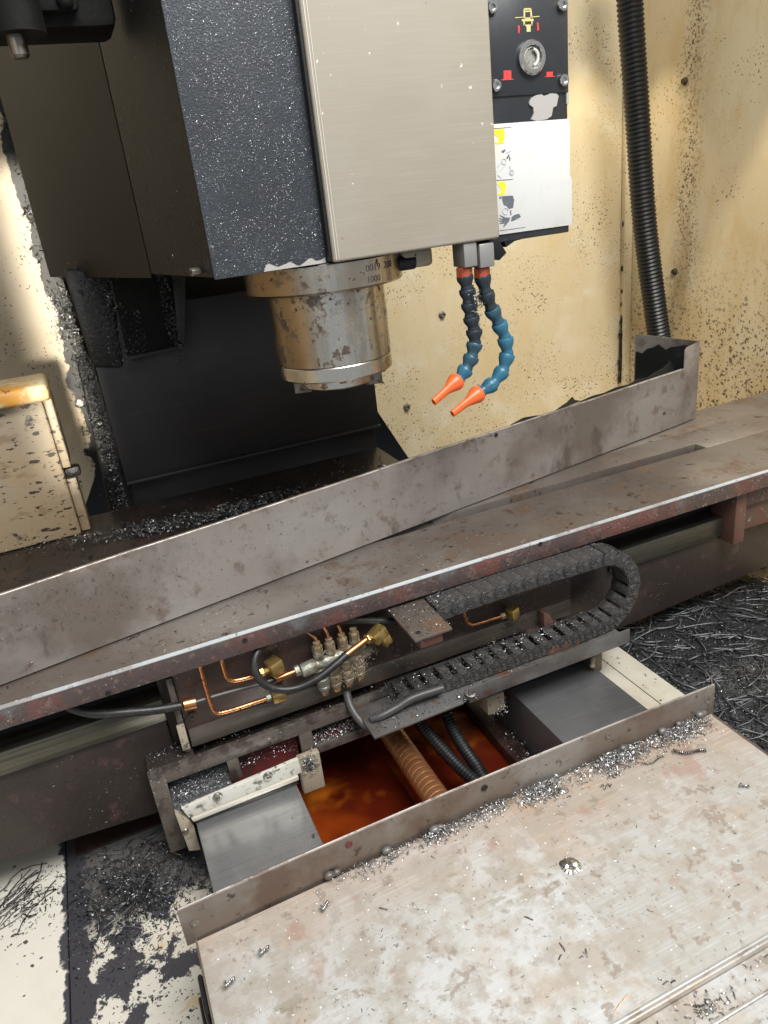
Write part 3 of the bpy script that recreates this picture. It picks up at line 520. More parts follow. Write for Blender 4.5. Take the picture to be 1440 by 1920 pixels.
b = B(); b.prism([(0.6207,1.0300,0.6265), (0.7518,1.0300,0.6245), (0.7535,1.0300,0.6156), (0.7521,1.0300,0.5475), (0.7556,1.0300,0.5417), (0.7554,1.0300,0.4764), (0.7532,1.0300,0.4757), (0.6224,1.0300,0.4767)], (0, .0022, 0), .0004); mk('plate', b, 'label_white', lb)
def ink(n, mat, pl): flat(n, pl, mat, lb, .0004)
ink('yellow_triangle', 'ink_yellow', [(0.6219,1.0300,0.6195), (0.6378,1.0300,0.6193), (0.6398,1.0300,0.6146), (0.6367,1.0300,0.6004), (0.6237,1.0300,0.6007), (0.6227,1.0300,0.6026), (0.6290,1.0300,0.6028), (0.6287,1.0300,0.6084), (0.6221,1.0300,0.6139)])
ink('yellow_triangle', 'ink_yellow', [(0.6236,1.0300,0.5502), (0.6366,1.0300,0.5500), (0.6383,1.0300,0.5432), (0.6359,1.0300,0.5323), (0.6233,1.0300,0.5322), (0.6235,1.0300,0.5349), (0.6288,1.0300,0.5351), (0.6292,1.0300,0.5409), (0.6236,1.0300,0.5468)])
ink('frame_line', 'ink_grey', [(0.6216,1.0300,0.6212), (0.6509,1.0300,0.6207), (0.6509,1.0300,0.6201), (0.6216,1.0300,0.6204)]); ink('frame_line', 'ink_grey', [(0.6219,1.0300,0.5528), (0.6501,1.0300,0.5517), (0.6501,1.0300,0.5509), (0.6221,1.0300,0.5518)]); ink('frame_line', 'ink_grey', [(0.6228,1.0300,0.4829), (0.6689,1.0300,0.4826), (0.6689,1.0300,0.4819), (0.6227,1.0300,0.4820)])
ink('hand_pictogram', 'ink_grey', [(0.6247,1.0300,0.5048), (0.6353,1.0300,0.4998), (0.6427,1.0300,0.4990), (0.6411,1.0300,0.4942), (0.6375,1.0300,0.4913), (0.6311,1.0300,0.4868), (0.6305,1.0300,0.4883), (0.6335,1.0300,0.4918), (0.6237,1.0300,0.4921), (0.6238,1.0300,0.4936), (0.6322,1.0300,0.4936), (0.6231,1.0300,0.4957), (0.6232,1.0300,0.4972), (0.6321,1.0300,0.4961), (0.6230,1.0300,0.4994), (0.6234,1.0300,0.5006), (0.6327,1.0300,0.4978), (0.6249,1.0300,0.5035)])
ink('spindle_pictogram', 'ink_grey', [(0.6302,1.0300,0.5300), (0.6490,1.0300,0.5291), (0.6511,1.0300,0.5226), (0.6488,1.0300,0.5120), (0.6413,1.0300,0.5112), (0.6381,1.0300,0.5153), (0.6328,1.0300,0.5175), (0.6311,1.0300,0.5226)])
ink('spindle_pictogram', 'ink_grey', [(0.6433,1.0300,0.5093), (0.6453,1.0300,0.5091), (0.6452,1.0300,0.5020), (0.6436,1.0300,0.5022)]); ink('sleeve_pictogram', 'ink_grey', [(0.6445,1.0300,0.4933), (0.6455,1.0300,0.4992), (0.6504,1.0300,0.5018), (0.6587,1.0300,0.5027), (0.6619,1.0300,0.4980), (0.6542,1.0300,0.4950)])
ink('dot', 'ink_grey', [(0.6256,1.0300,0.5298), (0.6295,1.0300,0.5296), (0.6293,1.0300,0.5268), (0.6257,1.0300,0.5270)])
ink('arm_pictogram', 'ink_grey', [(0.6329,1.0300,0.5907), (0.6389,1.0300,0.5925), (0.6402,1.0300,0.5912), (0.6360,1.0300,0.5879), (0.6337,1.0300,0.5886)]); ink('arm_pictogram', 'ink_grey', [(0.6403,1.0300,0.5808), (0.6445,1.0300,0.5851), (0.6467,1.0300,0.5849), (0.6428,1.0300,0.5794)]); ink('arm_pictogram', 'ink_grey', [(0.6453,1.0300,0.5825), (0.6476,1.0300,0.5807), (0.6468,1.0300,0.5761), (0.6453,1.0300,0.5773)])
for a_, b_ in (((0.6251,1.0300,0.5702), (0.6335,1.0300,0.5773)), ((0.6301,1.0300,0.5651), (0.6392,1.0300,0.5726)), ((0.6245,1.0300,0.5593), (0.6302,1.0300,0.5551)), ((0.6450,1.0300,0.5700), (0.6479,1.0300,0.5603)), ((0.6451,1.0300,0.5595), (0.6518,1.0300,0.5589)), ((0.6399,1.0300,0.5871), (0.6487,1.0300,0.5894))):
    b = B(); b.tube([a_, b_], .0007, 6); mk('arm_line', b, 'ink_line', lb)
for c, r_ in (((0.6361,1.0300,0.5765), .0038), ((0.6351,1.0300,0.5086), .0045), ((0.6485,1.0300,0.5603), .0035)):
    b = B(); b.tube([Vector(c) + Vector((r_ * math.cos(a * .45), -.0003, r_ * math.sin(a * .45))) for a in range(15)], .0006, 6); mk('round_mark', b, 'ink_line', lb)

# coolant nozzles
def nozzle(pts, tipA, tipB, mats, label, fit):
    t = thing('coolant_nozzle', label, 'coolant nozzle', pts[0], 'coolant nozzles beside the spindle')
    P0 = Vector(pts[0]); b = B(); b.prism([(fit[0], 1.003, P0.z + .012), (fit[1], 1.003, P0.z + .012), (fit[1], 1.04, P0.z + .012), (fit[0], 1.04, P0.z + .012)], (0, 0, .034), .002); mk('hex_fitting', b, 'fitting_steel', t)
    b = B(); b.lathe([(.0125, -.004), (.0125, .010), (.0105, .012)], P0, (0, 0, 1), 8); mk('orange_collar', b, 'orange_dirty', t, 20)
    path = spline(pts, 20); L = sum((q - p_).length for p_, q in zip(path, path[1:])); n = len(mats); st = resample(path, L / n * .9999)
    for i in range(n):
        a, c = st[i], st[min(i + 1, len(st) - 1)]; d = (c - a); l = d.length
        b = B(); b.lathe([(.0108, -.0005), (.0120, 0), (.0128, .0015), (.0126, l * .30), (.0090, l * .66), (.0086, l * .74), (.0094, l * .86), (.0098, l * 1.02), (.0086, l * 1.16)], a, d, 24)
        mk('segment', b, mats[i], t)
    A, E = Vector(tipA), Vector(tipB); d = (E - A).normalized(); s_ = d.cross(Vector((0, 1, 0))).normalized(); u_ = s_.cross(d); l = (E - A).length
    b = B(); prof = [(0, .0132, .0132), (.06, .0138, .0138), (.12, .0136, .0136), (.42, .0075, .0060), (.50, .0068, .0046), (1, .0056, .0040)]; rings = []
    for f, ra, rb in prof:
        rings.append([b.bm.verts.new(A + d * l * f + s_ * ra * math.cos(k * math.pi / 8) + u_ * rb * math.sin(k * math.pi / 8)) for k in range(16)])
    rin = [b.bm.verts.new(E + s_ * .004 * math.cos(k * math.pi / 8) + u_ * .0027 * math.sin(k * math.pi / 8)) for k in range(16)]; rb_ = [b.bm.verts.new(v.co - d * .012) for v in rin]
    rings += [rin, rb_]
    for r0_, r1_ in zip(rings, rings[1:]):
        for k in range(16): b.bm.faces.new((r0_[k], r0_[(k + 1) % 16], r1_[(k + 1) % 16], r1_[k]))
    b.bm.faces.new(rings[0][::-1]); b.bm.faces.new(rb_); tip = mk('nozzle_tip', b, 'orange_plastic', t)
    b = B()
    for sg in (-1, 1): b.tube([A + d * l * .44 + u_ * .0042 * 1 + s_ * .0028 * sg, E - d * .001 + u_ * .0032 + s_ * .0024 * sg], .0013, 6)
    mk('rib', b, 'orange_plastic', tip)
D, Mi, Bl = 'blue_sooty', 'blue_mid', 'blue_plastic'
nozzle([(0.5537,1.0200,0.4281), (0.5577,1.0200,0.3972), (0.5587,1.0200,0.3733), (0.5641,1.0200,0.3441), (0.5632,1.0200,0.3195), (0.5542,1.0200,0.3003), (0.5435,1.0200,0.2846), (0.5312,1.0200,0.2734)], (0.5267,1.0150,0.2742), (0.4751,1.0000,0.2528), [D, D, D, D, D, Mi, Mi, Bl], 'left coolant hose of sooty dark blue segments with orange nozzle tip', (.546, .568))
nozzle([(0.5836,1.0200,0.4239), (0.5898,1.0200,0.3900), (0.6022,1.0200,0.3607), (0.6152,1.0200,0.3339), (0.6217,1.0200,0.3093), (0.6195,1.0200,0.2875), (0.6086,1.0200,0.2688), (0.5940,1.0200,0.2560), (0.5677,1.0200,0.2455)], (0.5629,1.0150,0.2465), (0.5054,1.0000,0.2277), [D, D, Mi, Bl, Bl, Bl, Bl, Bl], 'right coolant hose of bright blue segments with orange nozzle tip', (.572, .597))
n = 90; pp = clump(n, (0.5625,1.0050,0.3897), (.004, .004, .014)); flakes(pp, (0, -1, 0), (.002, .004), 'chip_dark', 'hanging_chips', None, 'tiny chips caught between the two coolant hoses', 'metal chips')

# hanging corrugated hose in the right corner
b = corrugated([(1.5455,1.8600,1.0885), (1.5563,1.8600,0.9262), (1.5841,1.8600,0.6989), (1.6176,1.8600,0.4182), (1.6654,1.8600,0.1660), (1.7251,1.8600,-0.1154), (1.7697,1.8600,-0.3663)], .0315, .0355, .0115, 24)
ch = mk('corrugated_hose', b, 'hose_black'); tag(ch, 'thick black corrugated hose hanging down the corner of the cream walls', 'hose')

# tool gripper in the dark upper left
t = thing('tool_gripper', 'dark tool changer gripper with a steel pin, blurred in the top left', 'gripper', (-.05, 1.12, .80))
b = B(); b.box(-.40, .142, 1.10, 1.19, .775, 1.2, .012); mk('body', b, 'gripper_black', t)
b = B(); b.lathe([(.030, 0), (.030, .09), (.022, .095), (.022, .2)], (0.0272,1.0800,0.7666), (0, 0, 1), 24); mk('sleeve', b, 'gripper_black', t)
b = B(); b.lathe([(.008, 0), (.0105, .003), (.0105, .035)], (0.0218,1.0800,0.7433), (0, 0, 1), 20); mk('pin', b, 'spindle_dark', t)
b = B(); b.box(.02, .10, 1.085, 1.0995, .79, .90, .006); b.ball((.085, 1.085, .80), .010, 2); mk('jaw', b, 'gripper_black', t)

# ================================================================== TABLE
t = table = thing('machine_table', 'long oily steel machine table with a T-slot and rusty brown front face', 'machine table', (.5, 1.12, -.034))
def slab(y0, y1, x0=-1.05, x1=1.56): b = B(); b.box(x0, x1, y0, y1, -.0335, 0, .0012, 2); return b
b = B(); b.box(-1.05, 1.56, .9405, 1.099, -.0335, 0, .0012); mk('top_front', b, 'table_top', t)
b = B(); b.box(-1.05, 1.135, 1.131, 1.20, -.0335, 0, .0012); b.box(1.1351, 1.56, 1.0992, 1.20, -.0335, -.0003, .0006); b.box(-1.05, 1.56, 1.2002, 1.305, -.0335, -.0002, .0012); mk('top_rear', b, 'table_top', t)
b = B(); b.box(-1.05, 1.135, 1.0990, 1.131, -.0335, -.020); mk('slot_floor', b, 'cast_brown', t)
b = B(); b.box(-1.05, 1.56, .9365, .9404, -.0335, -.0020, .0010); tf = mk('front_face', b, 'table_side', t)
b = B(); b.prism([(-1.05, .9360, -.0034), (-1.05, .9361, -.0022), (-1.05, .9400, .0008), (-1.05, .9400, -.0034)], (2.6, 0, 0)); mk('front_edge', b, 'table_edge', t)  # chamfer strip with its highlight in the pale colour
for q in ((0.1129,0.9360,-0.0132), (0.6165,0.9360,-0.0054), (-0.0812,0.9360,-0.0285)):
    b = B(); b.lathe([(.0040, 0), (.0036, .0008), (.0024, .0008), (.0022, -.004), (.0002, -.004)], q, (0, -1, 0), 14); mk('tapped_hole', b, 'dark_void', tf)
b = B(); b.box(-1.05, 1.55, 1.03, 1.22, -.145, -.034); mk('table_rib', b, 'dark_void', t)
for x0, x1, z0, z1 in ((-1.05, -.018, -.136, -.098), (.80, 1.55, -.140, -.100)):
    b = B(); b.box(x0, x1, .985, 1.02, z0, z1, .002); mk('guide_rail', b, 'rail', t)
b = B(); b.box(1.072, 1.10, .957, 1.02, -.150, -.034, .003); b.box(1.0995, 1.24, .972, 1.01, -.135, -.034, .003); mk('end_bracket', b, 'bracket_red', t)
b = B(); b.box(1.1, 1.5, .958, .97, -.075, -.034, .002); mk('end_rib', b, 'table_side', t)
p = rect(900, -.25, 1.15, .945, 1.09, .0005); p = p[(p[:, 1] < .99 + (p[:, 0] + .21) * .182)]
p = p[NR.rand(len(p)) < .35 + .5 * (p[:, 0] < .5)]; flakes(p, (0, 0, 1), (.0008, .0026), 'chip_dark', 'loose_chips', t, lift=.2)
flakes(rect(26, -.2, 1.1, .945, 1.0, .0006), (0, 0, 1), (.0022, .004), 'chip_bright', 'loose_chips', t, lift=.2)
p = rect(900, -.3, 1.0, .9362, .9364, -.03); p[:, 2] = -.003 - NR.rand(900) ** .6 * .03; flakes(p, (0, -1, 0), (.0006, .0018), 'chip_dark', 'stuck_chips', t, lift=.1)
p = rect(300, -.25, 1.0, .935, .944, .001); p = p[NR.rand(300) < .4]; flakes(p, (0, 0, 1), (.0008, .002), 'chip_bright', 'edge_chips', t, lift=.2)

# ================================================================== LOOSE TRAY (angle guard lying askew on the table)
A0 = Vector((-.30, .972, 0)); A1 = Vector((1.2575, 1.2555, 0)); ex = (A1 - A0).normalized(); LEN = (A1 - A0).length
TT = Matrix((( ex.x, -ex.y, 0, A0.x), (ex.y, ex.x, 0, A0.y), (0, 0, 1, .0028), (0, 0, 0, 1)))
t = thing('steel_tray', 'long grey folded steel guard lying askew across the table', 'guard', (.5, 1.12, 0))
def TP(*q): return [TT @ Vector(p) for p in q]
segs = 40; b = B()   # front wall with slightly wavy top and hem
top = []; bot = []
wav = lambda s: .0016 * math.sin(s * 9) + .001 * math.sin(s * 23 + 1)
vs = []
for i in range(segs + 1):
    s = (LEN - .052) * i / segs; h = .124 + wav(s) * .6; y = wav(s + .4) * .8
    vs.append([b.bm.verts.new(q) for q in TP((s, 0, 0), (s, y * .6, h * .5), (s, y, h - .003), (s, y - .0004, h), (s, y + .004, h + .0012), (s, y + .011, h - .0002), (s, y + .011, h - .002), (s, y + .004, h - .0012), (s, y + .0022, h - .004), (s, y * .6 + .0018, h * .5), (s, .0018, 0))])
for i in range(segs):
    for k in range(10): b.bm.faces.new((vs[i][k], vs[i + 1][k], vs[i + 1][k + 1], vs[i][k + 1]))
fw = mk('front_wall', b, 'tray_steel', t, 50)
b = B(); b.tube([TT @ Vector((s, wav(s + .4) * .8 + .0012, .1248 + wav(s) * .6)) for s in [(LEN - .053) * i / segs for i in range(segs + 1)]], .0013, 6); mk('hem_edge', b, 'tray_edge', fw)
b = B(); b.prism(TP((LEN - .0522, 0, 0), (LEN, 0, 0), (LEN, 0, .1765), (LEN - .045, 0, .1715), (LEN - .0522, 0, .166)), TT.to_3x3() @ Vector((0, .0018, 0)), .0004); mk('corner_post', b, 'tray_steel', t)
b = B(); b.box(.0, LEN - .002, .0025, .10, .0003, .002, T=TT); mk('floor', b, 'tray_steel', t)
b = B(); b.prism(TP((LEN - .0018, .002, 0), (LEN - .0018, .175, 0), (LEN - .0018, .175, .178), (LEN - .0018, .002, .1765)), TT.to_3x3() @ Vector((.0018, 0, 0))); mk('end_wall', b, 'tray_steel', t)
rg = [(.004, .10), (.004, .160), (.02, .163), (.035, .166), (.055, .160), (.07, .158), (.085, .150), (.105, .161), (.12, .152), (.135, .148), (.15, .135), (.168, .138), (.168, .02), (.004, .02)]
b = B(); b.prism(TP(*[(LEN - .0032, y, z) for y, z in rg]), TT.to_3x3() @ Vector((-.004, 0, 0)), .001); mk('rubber_seal', b, 'hose_black', t)
b = B(); tr = [(.30, .002), (.26, .008), (.23, .004), (.19, .012), (.155, .006), (.12, .016), (.09, .010), (.06, .022), (.03, .03), (.0, .05)]
b.prism(TP(*([(LEN - s - .06, .014 + d * .3, .1225 + d * .35) for s, d in tr] + [(LEN - .06, .014, .112), (LEN - .36, .014, .112)])), TT.to_3x3() @ Vector((0, .002, 0))); mk('torn_rubber', b, 'hose_black', t)
b = B(); b.prism(TP((LEN - .44, .006, .1245), (LEN - .40, .012, .131), (LEN - .39, .008, .140), (LEN - .38, .012, .131), (LEN - .365, .008, .126)), TT.to_3x3() @ Vector((0, .002, 0))); b.prism(TP((LEN - .56, .008, .1238), (LEN - .52, .010, .1295), (LEN - .49, .008, .1265), (LEN - .48, .008, .1242)), TT.to_3x3() @ Vector((0, .002, 0))); mk('torn_rubber', b, 'hose_black', t)
for s, z in ((LEN - .150, .098), (LEN - .115, .040), (LEN - .60, .118)):
    c = TT @ Vector((s, -.0004, z)); b = B(); b.lathe([(.0042, 0), (.0040, .0006), (.0026, .0006), (.0024, -.002)], c, TT.to_3x3() @ Vector((0, -1, 0)), 12); mk('screw_hole', b, 'dark_void', fw)
n = 3200; s = NR.uniform(.06, .85, n); z = NR.rand(n) * .115; k = NR.rand(n) < .12 + .8 * ((s < .4) & (z > .045)); s = s[k]; z = z[k]
P = np.stack([A0.x + ex.x * s + ex.y * .0012, A0.y + ex.y * s - ex.x * .0022, z], 1)
flakes(P, (ex.y, -ex.x, 0), (.0006, .0016), 'chip_dark', 'stuck_chips', t, lift=.05)
n = 520; s = NR.uniform(.1, .9, n); yy = NR.uniform(.002, .012, n); k = NR.rand(n) < .3 + .7 * (s < .75); s = s[k]; yy = yy[k]
flakes(np.stack([A0.x + ex.x * s - ex.y * yy, A0.y + ex.y * s + ex.x * yy, np.full(len(s), .126)], 1), (0, 0, 1), (.001, .003), 'chip_dark', 'edge_chips', t)
# ================================================================== SADDLE
t = saddle = thing('saddle', 'dark brown cast saddle carrying the table, dusted with chips', 'saddle', (.32, 1.1, -.30))
b = B(); b.prism([(-1.0, .995, -.10), (-.02, .995, -.10), (-.02, .995, -.306), (-.074, .995, -.303), (-1.0, .995, -.232)], (0, .25, 0), .002); mk('wing', b, 'cast_brown', t)
b = B(); b.prism([(.66, .995, -.10), (1.55, .995, -.10), (1.55, .995, -.24), (.86, .995, -.276), (.66, .995, -.286)], (0, .25, 0), .002); mk('wing', b, 'cast_brown', t)
b = B(); b.box(-.019, .66, 1.003, 1.25, -.275, -.05); mk('body', b, 'cast_brown', t)
b = B(); b.box(.0045, .702, .973, 1.05, -.1545, -.04, .001); ap = mk('apron', b, 'apron', t)
b = B(); b.box(.006, .700, .970, 1.05, -.187, -.1547, .0012); mk('apron_strip', b, 'apron_strip', t)
b = B(); b.box(.0, .74, .99, 1.04, -.045, -.034); mk('seal_strip', b, 'hose_black', t)
# front frame with pockets
Yf = .9456
b = B()
for x0, x1, z0, z1 in ((-0.0651, -0.042, -0.3451, -0.1908), (-0.0422, 0.3152, -0.2149, -0.1907), (0.0483, 0.0662, -0.2537, -0.2147), (0.1649, 0.186, -0.2611, -0.2147), (0.186, 0.3152, -0.2632, -0.2464)):
    b.box(x0, x1, Yf, Yf + .012, z0, z1, .0012)
mk('front_frame', b, 'cast_edge', t)
b = B(); b.box(-.064, .006, Yf + .0125, .994, -.206, -.1912, .001); mk('frame_top', b, 'cast_brown', t)
b = B(); b.box(.0062, .315, Yf + .0125, 1.002, -.214, -.2060, .001); mk('frame_shelf', b, 'shelf_dark', t)  # darker material puts the shadow gap under the apron into the colour
b = B(); b.box(-.064, -.043, Yf + .0125, 1.0, -.343, -.2065); mk('frame_side', b, 'cast_brown', t)
b = B(); b.box(-.042, .048, Yf + .042, Yf + .052, -.30, -.207); mk('pocket', b, 'pocket_green', t)
b = B(); b.box(.0485, .165, Yf + .032, Yf + .052, -.30, -.207); mk('pocket', b, 'pocket_red', t)
b = B(); b.box(.1655, .315, Yf + .037, Yf + .052, -.262, -.207); mk('pocket', b, 'cast_brown', t)
b = B(); b.box(.1865, .315, Yf + .003, Yf + .0365, -.2627, -.2468); mk('pocket_ledge', b, 'pocket_red', t)
# way wiper on the left way
b = B(); b.prism([(-0.0315, 0.9162, -0.2443), (0.1513, 0.9162, -0.2338), (0.1534, 0.9162, -0.2616), (-0.0252, 0.9162, -0.2658)], (0, .007, 0), .001); wp = mk('wiper_plate', b, 'wiper_white', t)
b = B(); b.prism([(-0.0221, 0.9119, -0.2663), (0.146, 0.9119, -0.2621), (0.146, 0.9119, -0.2695), (-0.02, 0.9119, -0.2726)], (0, .010, 0), .001); mk('wiper_lip', b, 'bright_trim', wp)
b = B(); b.box(-0.0189, 0.1439, 0.9151, 0.9235, -0.2793, -0.2732, .0008); mk('wiper_rubber', b, 'rubber', wp)
for q in ((0.0221, 0.9156, -0.2453), (0.1009, 0.9156, -0.2422)):
    b = B(); b.lathe([(.0072, 0), (.0075, .0012), (.0060, .004), (.0032, .0044), (.003, .002)], q, (0, -1, 0), 16); mk('bolt', b, 'bolt', wp)
b = B(); b.prism([(-0.042, 0.9183, -0.2527), (-0.0273, 0.9183, -0.2674), (-0.0215, 0.9183, -0.2853), (-0.0215, 0.9183, -0.3346), (-0.0378, 0.9183, -0.3283)], (0, .014, 0), .001); cb = mk('corner_clip', b, 'tan_block', t)
b = B(); b.lathe([(.0048, 0), (.005, .001), (.0038, .003), (.002, .003)], (-0.0347, 0.9177, -0.2874), (0, -1, 0), 12); mk('bolt', b, 'bolt', cb)
b = B(); b.box(0.1529, 0.1891, 0.9309, 0.944, -0.3189, -0.2474, .002); mk('wiper_end', b, 'tan_block', t)
flakes(clump(240, (0.1713, 0.9288, -0.2611), (.006, .002, .010)), (0, -1, .3), (.0012, .003), 'chip_bright', 'stuck_chips', t)
for (x0, x1, y0, y1, z, n, sz) in ((-0.0399, 0.0473, 0.9487, 0.9855, -0.2569, 700, .0024), (0.0494, 0.1639, 0.9477, 0.976, -0.2400, 260, .0024), (0.187, 0.2753, 0.9477, 0.9813, -0.2448, 1500, .0026), (-0.063, 0.3047, 0.9466, 1.0139, -0.1902, 800, .0018), (-0.063, -0.0105, 0.9823, 1.0191, -0.1896, 260, .0024)):
    p = rect(n, x0, x1, y0, y1, z); p[:, 2] += (p[:, 1] - y0) * .8 * (z < -.22); flakes(p, (0, -.3, .95), (.0010, sz), 'chip_bright' if z < -.22 else 'chip_dark', 'loose_chips', t)
b = B(); b.prism([(-0.042, 0.9487, -0.2747), (0.0483, 0.9487, -0.2611), (0.0483, 0.9855, -0.2275), (-0.042, 0.9855, -0.2275)], (0, .002, -.02)); mk('swarf_bank', b, 'chip_bed', t)
# left end bracket of apron and cable clamp
b = B(); b.box(-.006, .0035, .966, .985, -.19, -.055, .002); eb = mk('end_plate', b, 'cast_edge', ap)
b = B(); b.box(-.0085, .003, .960, .966, -.180, -.135, .001); mk('end_clip', b, 'tan_block', ap)
b = B(); b.lathe([(.0032, 0), (.0032, .003), (.0015, .003)], (-.0028, .9598, -.172), (0, -1, 0), 10); mk('bolt', b, 'bolt', ap)
b = B(); b.lathe([(.006, 0), (.006, .003), (.003, .003), (.003, .001)], (0.0164,0.9695,-0.1306), (0, -1, 0), 12); mk('bolt', b, 'screw_rusty', ap)
b = B(); b.tube([(0.0091,0.9520,-0.0961), (0.0259,0.9520,-0.0981)], [.0105, .0105], 16); mk('cable_clamp', b, 'copper', ap)
b = B(); b.box(.60, .665, .90, .972, -.20, -.186, .001); b.prism([(.628, .969, -.186), (.655, .969, -.186), (.640, .969, -.155), (.628, .969, -.150)], (0, -.02, 0), .002); mk('chain_stop', b, 'bracket_red', t)
# tan block and leg on the right way
b = B(); b.box(0.4854, 0.519, 0.9119, 0.9456, -0.2874, -0.2506, .002); mk('wiper_end', b, 'tan_block', t)
b = B(); b.box(0.706, 0.7249, 0.9119, 0.9456, -0.2832, -0.238, .002); mk('wiper_leg', b, 'bracket', t)
b = B(); b.ball((0.7018, 0.9098, -0.2527), .006, 2, (.8, .6, 1.4)); b.ball((0.7008, 0.9098, -0.2632), .005, 2); mk('leg_bolt', b, 'tan_block', t)
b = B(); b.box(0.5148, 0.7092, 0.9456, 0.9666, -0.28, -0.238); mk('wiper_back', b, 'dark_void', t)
flakes(clump(160, (0.5127, 0.9162, -0.2758), (.006, .006, .008)), (0, -.5, .8), (.0014, .003), 'chip_bright', 'stuck_chips', t)
p = rect(1800, .02, .69, .9695, .9695, 0); p[:, 2] = -.06 - NR.rand(1800) * .125; p = p[NR.rand(1800) < .3 + .7 * np.exp(-((p[:, 0] - .25) / .12) ** 2)]
flakes(p, (0, -1, 0), (.0006, .0017), 'chip_dark', 'stuck_chips', ap, lift=.1)
p = rect(1300, -.6, -.06, .9945, .9945, 0); p[:, 2] = -.14 - NR.rand(1300) * .14; flakes(p, (0, -1, 0), (.0006, .0016), 'chip_dark', 'stuck_chips', t, lift=.1)

# lubrication manifold
t = thing('lubrication_manifold', 'chip-crusted brass lubrication manifold with four valves on the saddle front', 'manifold', (.25, .955, -.155))
b = B(); b.lathe([(.007, -.002), (.0105, 0), (.0115, .003), (.0115, .022), (.009, .024), (.009, .106)], (0.1891,0.9500,-0.1038), (1, 0, .10), 18); mk('body', b, 'zinc', t)
b = B(); hexnut(b, (0.1784,0.9500,-0.1007), (1, 0, .10), .0085, .008); mk('hex_nut', b, 'zinc', t, 20)
for i, x in enumerate((.2195, .2395, .2605, .2805)):
    z0 = (-.156, -.157, -.156, -.153)[i]
    b = B(); b.lathe([(.0040, 0), (.0068, .001), (.0068, .006), (.0095, .007), (.0100, .012), (.0085, .0135), (.0105, .016), (.0105, .026), (.0088, .028), (.0100, .031), (.0100, .045), (.0085, .047), (.0100, .050), (.0100, .060), (.0080, .063), (.0086, .066), (.0086, .071)], (x, .952, z0), (0, 0, 1), 18); v = mk('valve', b, 'zinc' if i == 0 else 'brass_dirty', t)
    b = B(); hexnut(b, (x, .952, z0 + .071), (0, 0, 1), .0082, .016); b.lathe([(.0055, 0), (.0055, .007)], (x, .952, z0 + .086), (0, 0, 1), 12); mk('hex_nut', b, 'brass_dirty', v, 20)
    b = B(); b.lathe([(.0066, 0), (.0069, .001), (.0060, .005)], (x, .952, z0 - .0035), (0, 0, 1), 10); mk('end_cap', b, 'copper' if i != 1 else 'brass', v)
for i, x in enumerate((.2195, .2395, .2605)):
    b = B(); b.tube(spline([(x, .952, -.068), (x, .954, -.058), (x - (.010 if i == 0 else .002), .962, -.045), (x - .014 * (i == 0), .972, -.036)], 6), .0026, 8); mk('copper_pipe', b, 'copper', t)
T = Matrix.Translation((0.3137,0.9350,-0.0732)) @ Matrix.Rotation(-.35, 4, 'Y') @ Matrix.Rotation(.35, 4, 'Z')
b = B(); b.box(-.0135, .0135, -.010, .010, -.0095, .0095, .0014, T=T); b.box(-.002, .0135, -.009, .009, -.026, -.0096, .0014, T=T); el = mk('elbow_fitting', b, 'brass', t)
b = B(); hexnut(b, (0.3005,0.9340,-0.0747), Vector((0.2886,0.9280,-0.0720)) - Vector((0.3005,0.9340,-0.0747)), .0080, .009); mk('hex_nut', b, 'brass', el, 20)
b = B(); b.tube([(0.2919,0.9300,-0.0733), (0.2713,0.9240,-0.0770), (0.2501,0.9180,-0.0812)], [.0052, .0054, .0056], 12); mk('copper_pipe', b, 'copper', t)
b = B(); b.tube(spline([(0.2550,0.9190,-0.0798), (0.2351,0.9150,-0.0874), (0.2051,0.9120,-0.0982), (0.1727,0.9140,-0.1051), (0.1455,0.9180,-0.1008), (0.1264,0.9230,-0.0869), (0.1179,0.9300,-0.0680), (0.1202,0.9380,-0.0531), (0.1319,0.9480,-0.0426), (0.1520,0.9650,-0.0425)], 10), .0060, 14); mk('rubber_hose', b, 'rubber', t)
P = []
for c, s, n in (((.255, .942, -.126), (.016, .003, .008), 260), ((.278, .942, -.115), (.010, .003, .012), 330), ((.298, .944, -.103), (.007, .003, .005), 200), ((.235, .943, -.095), (.014, .003, .010), 90), ((.265, .943, -.138), (.014, .003, .005), 90)): P.append(clump(n, c, s))
P = np.concatenate(P); flakes(P, (0, -.8, .6), (.0007, .0018), 'chip_tan', 'stuck_chips', t)
b = B()
for c, r_ in (((.262, .951, -.127), .011), ((.279, .951, -.118), .012), ((.296, .952, -.106), .009), ((.272, .950, -.112), .010)):
    b.ball(c, r_, 3, (1.1, .7, 1))
for v in b.bm.verts: v.co += Vector((1, 1, 1)) * noise.noise(v.co * 240) * .002
mk('sludge', b, 'brass_dirty', t)

# pipes to the left of the manifold
t = thing('lubrication_pipe', 'thin bent copper pipe dropping lowest in front of the saddle', 'pipe', (0.0505,0.9500,-0.1274), 'copper lubrication pipes')
b = B(); b.tube(spline([(0.0453,0.9550,-0.0304), (0.0449,0.9500,-0.0430), (0.0453,0.9500,-0.0788), (0.0468,0.9500,-0.1102), (0.0490,0.9500,-0.1228), (0.0559,0.9500,-0.1286), (0.0782,0.9500,-0.1310), (0.1029,0.9500,-0.1312), (0.1305,0.9500,-0.1314)], 6), .0034, 12); mk('pipe', b, 'copper', t)
b = B(); hexnut(b, (0.1272,0.9500,-0.1311), (1, 0, 0), .0058, .008); mk('hex_nut', b, 'zinc', t, 20)
b = B(); b.box(.136, .158, .944, .970, -.143, -.127, .003); mk('elbow', b, 'brass', t)
t = thing('lubrication_pipe', 'short bent copper pipe ending in the upper brass fitting', 'pipe', (0.0804,0.9500,-0.0783), 'copper lubrication pipes')
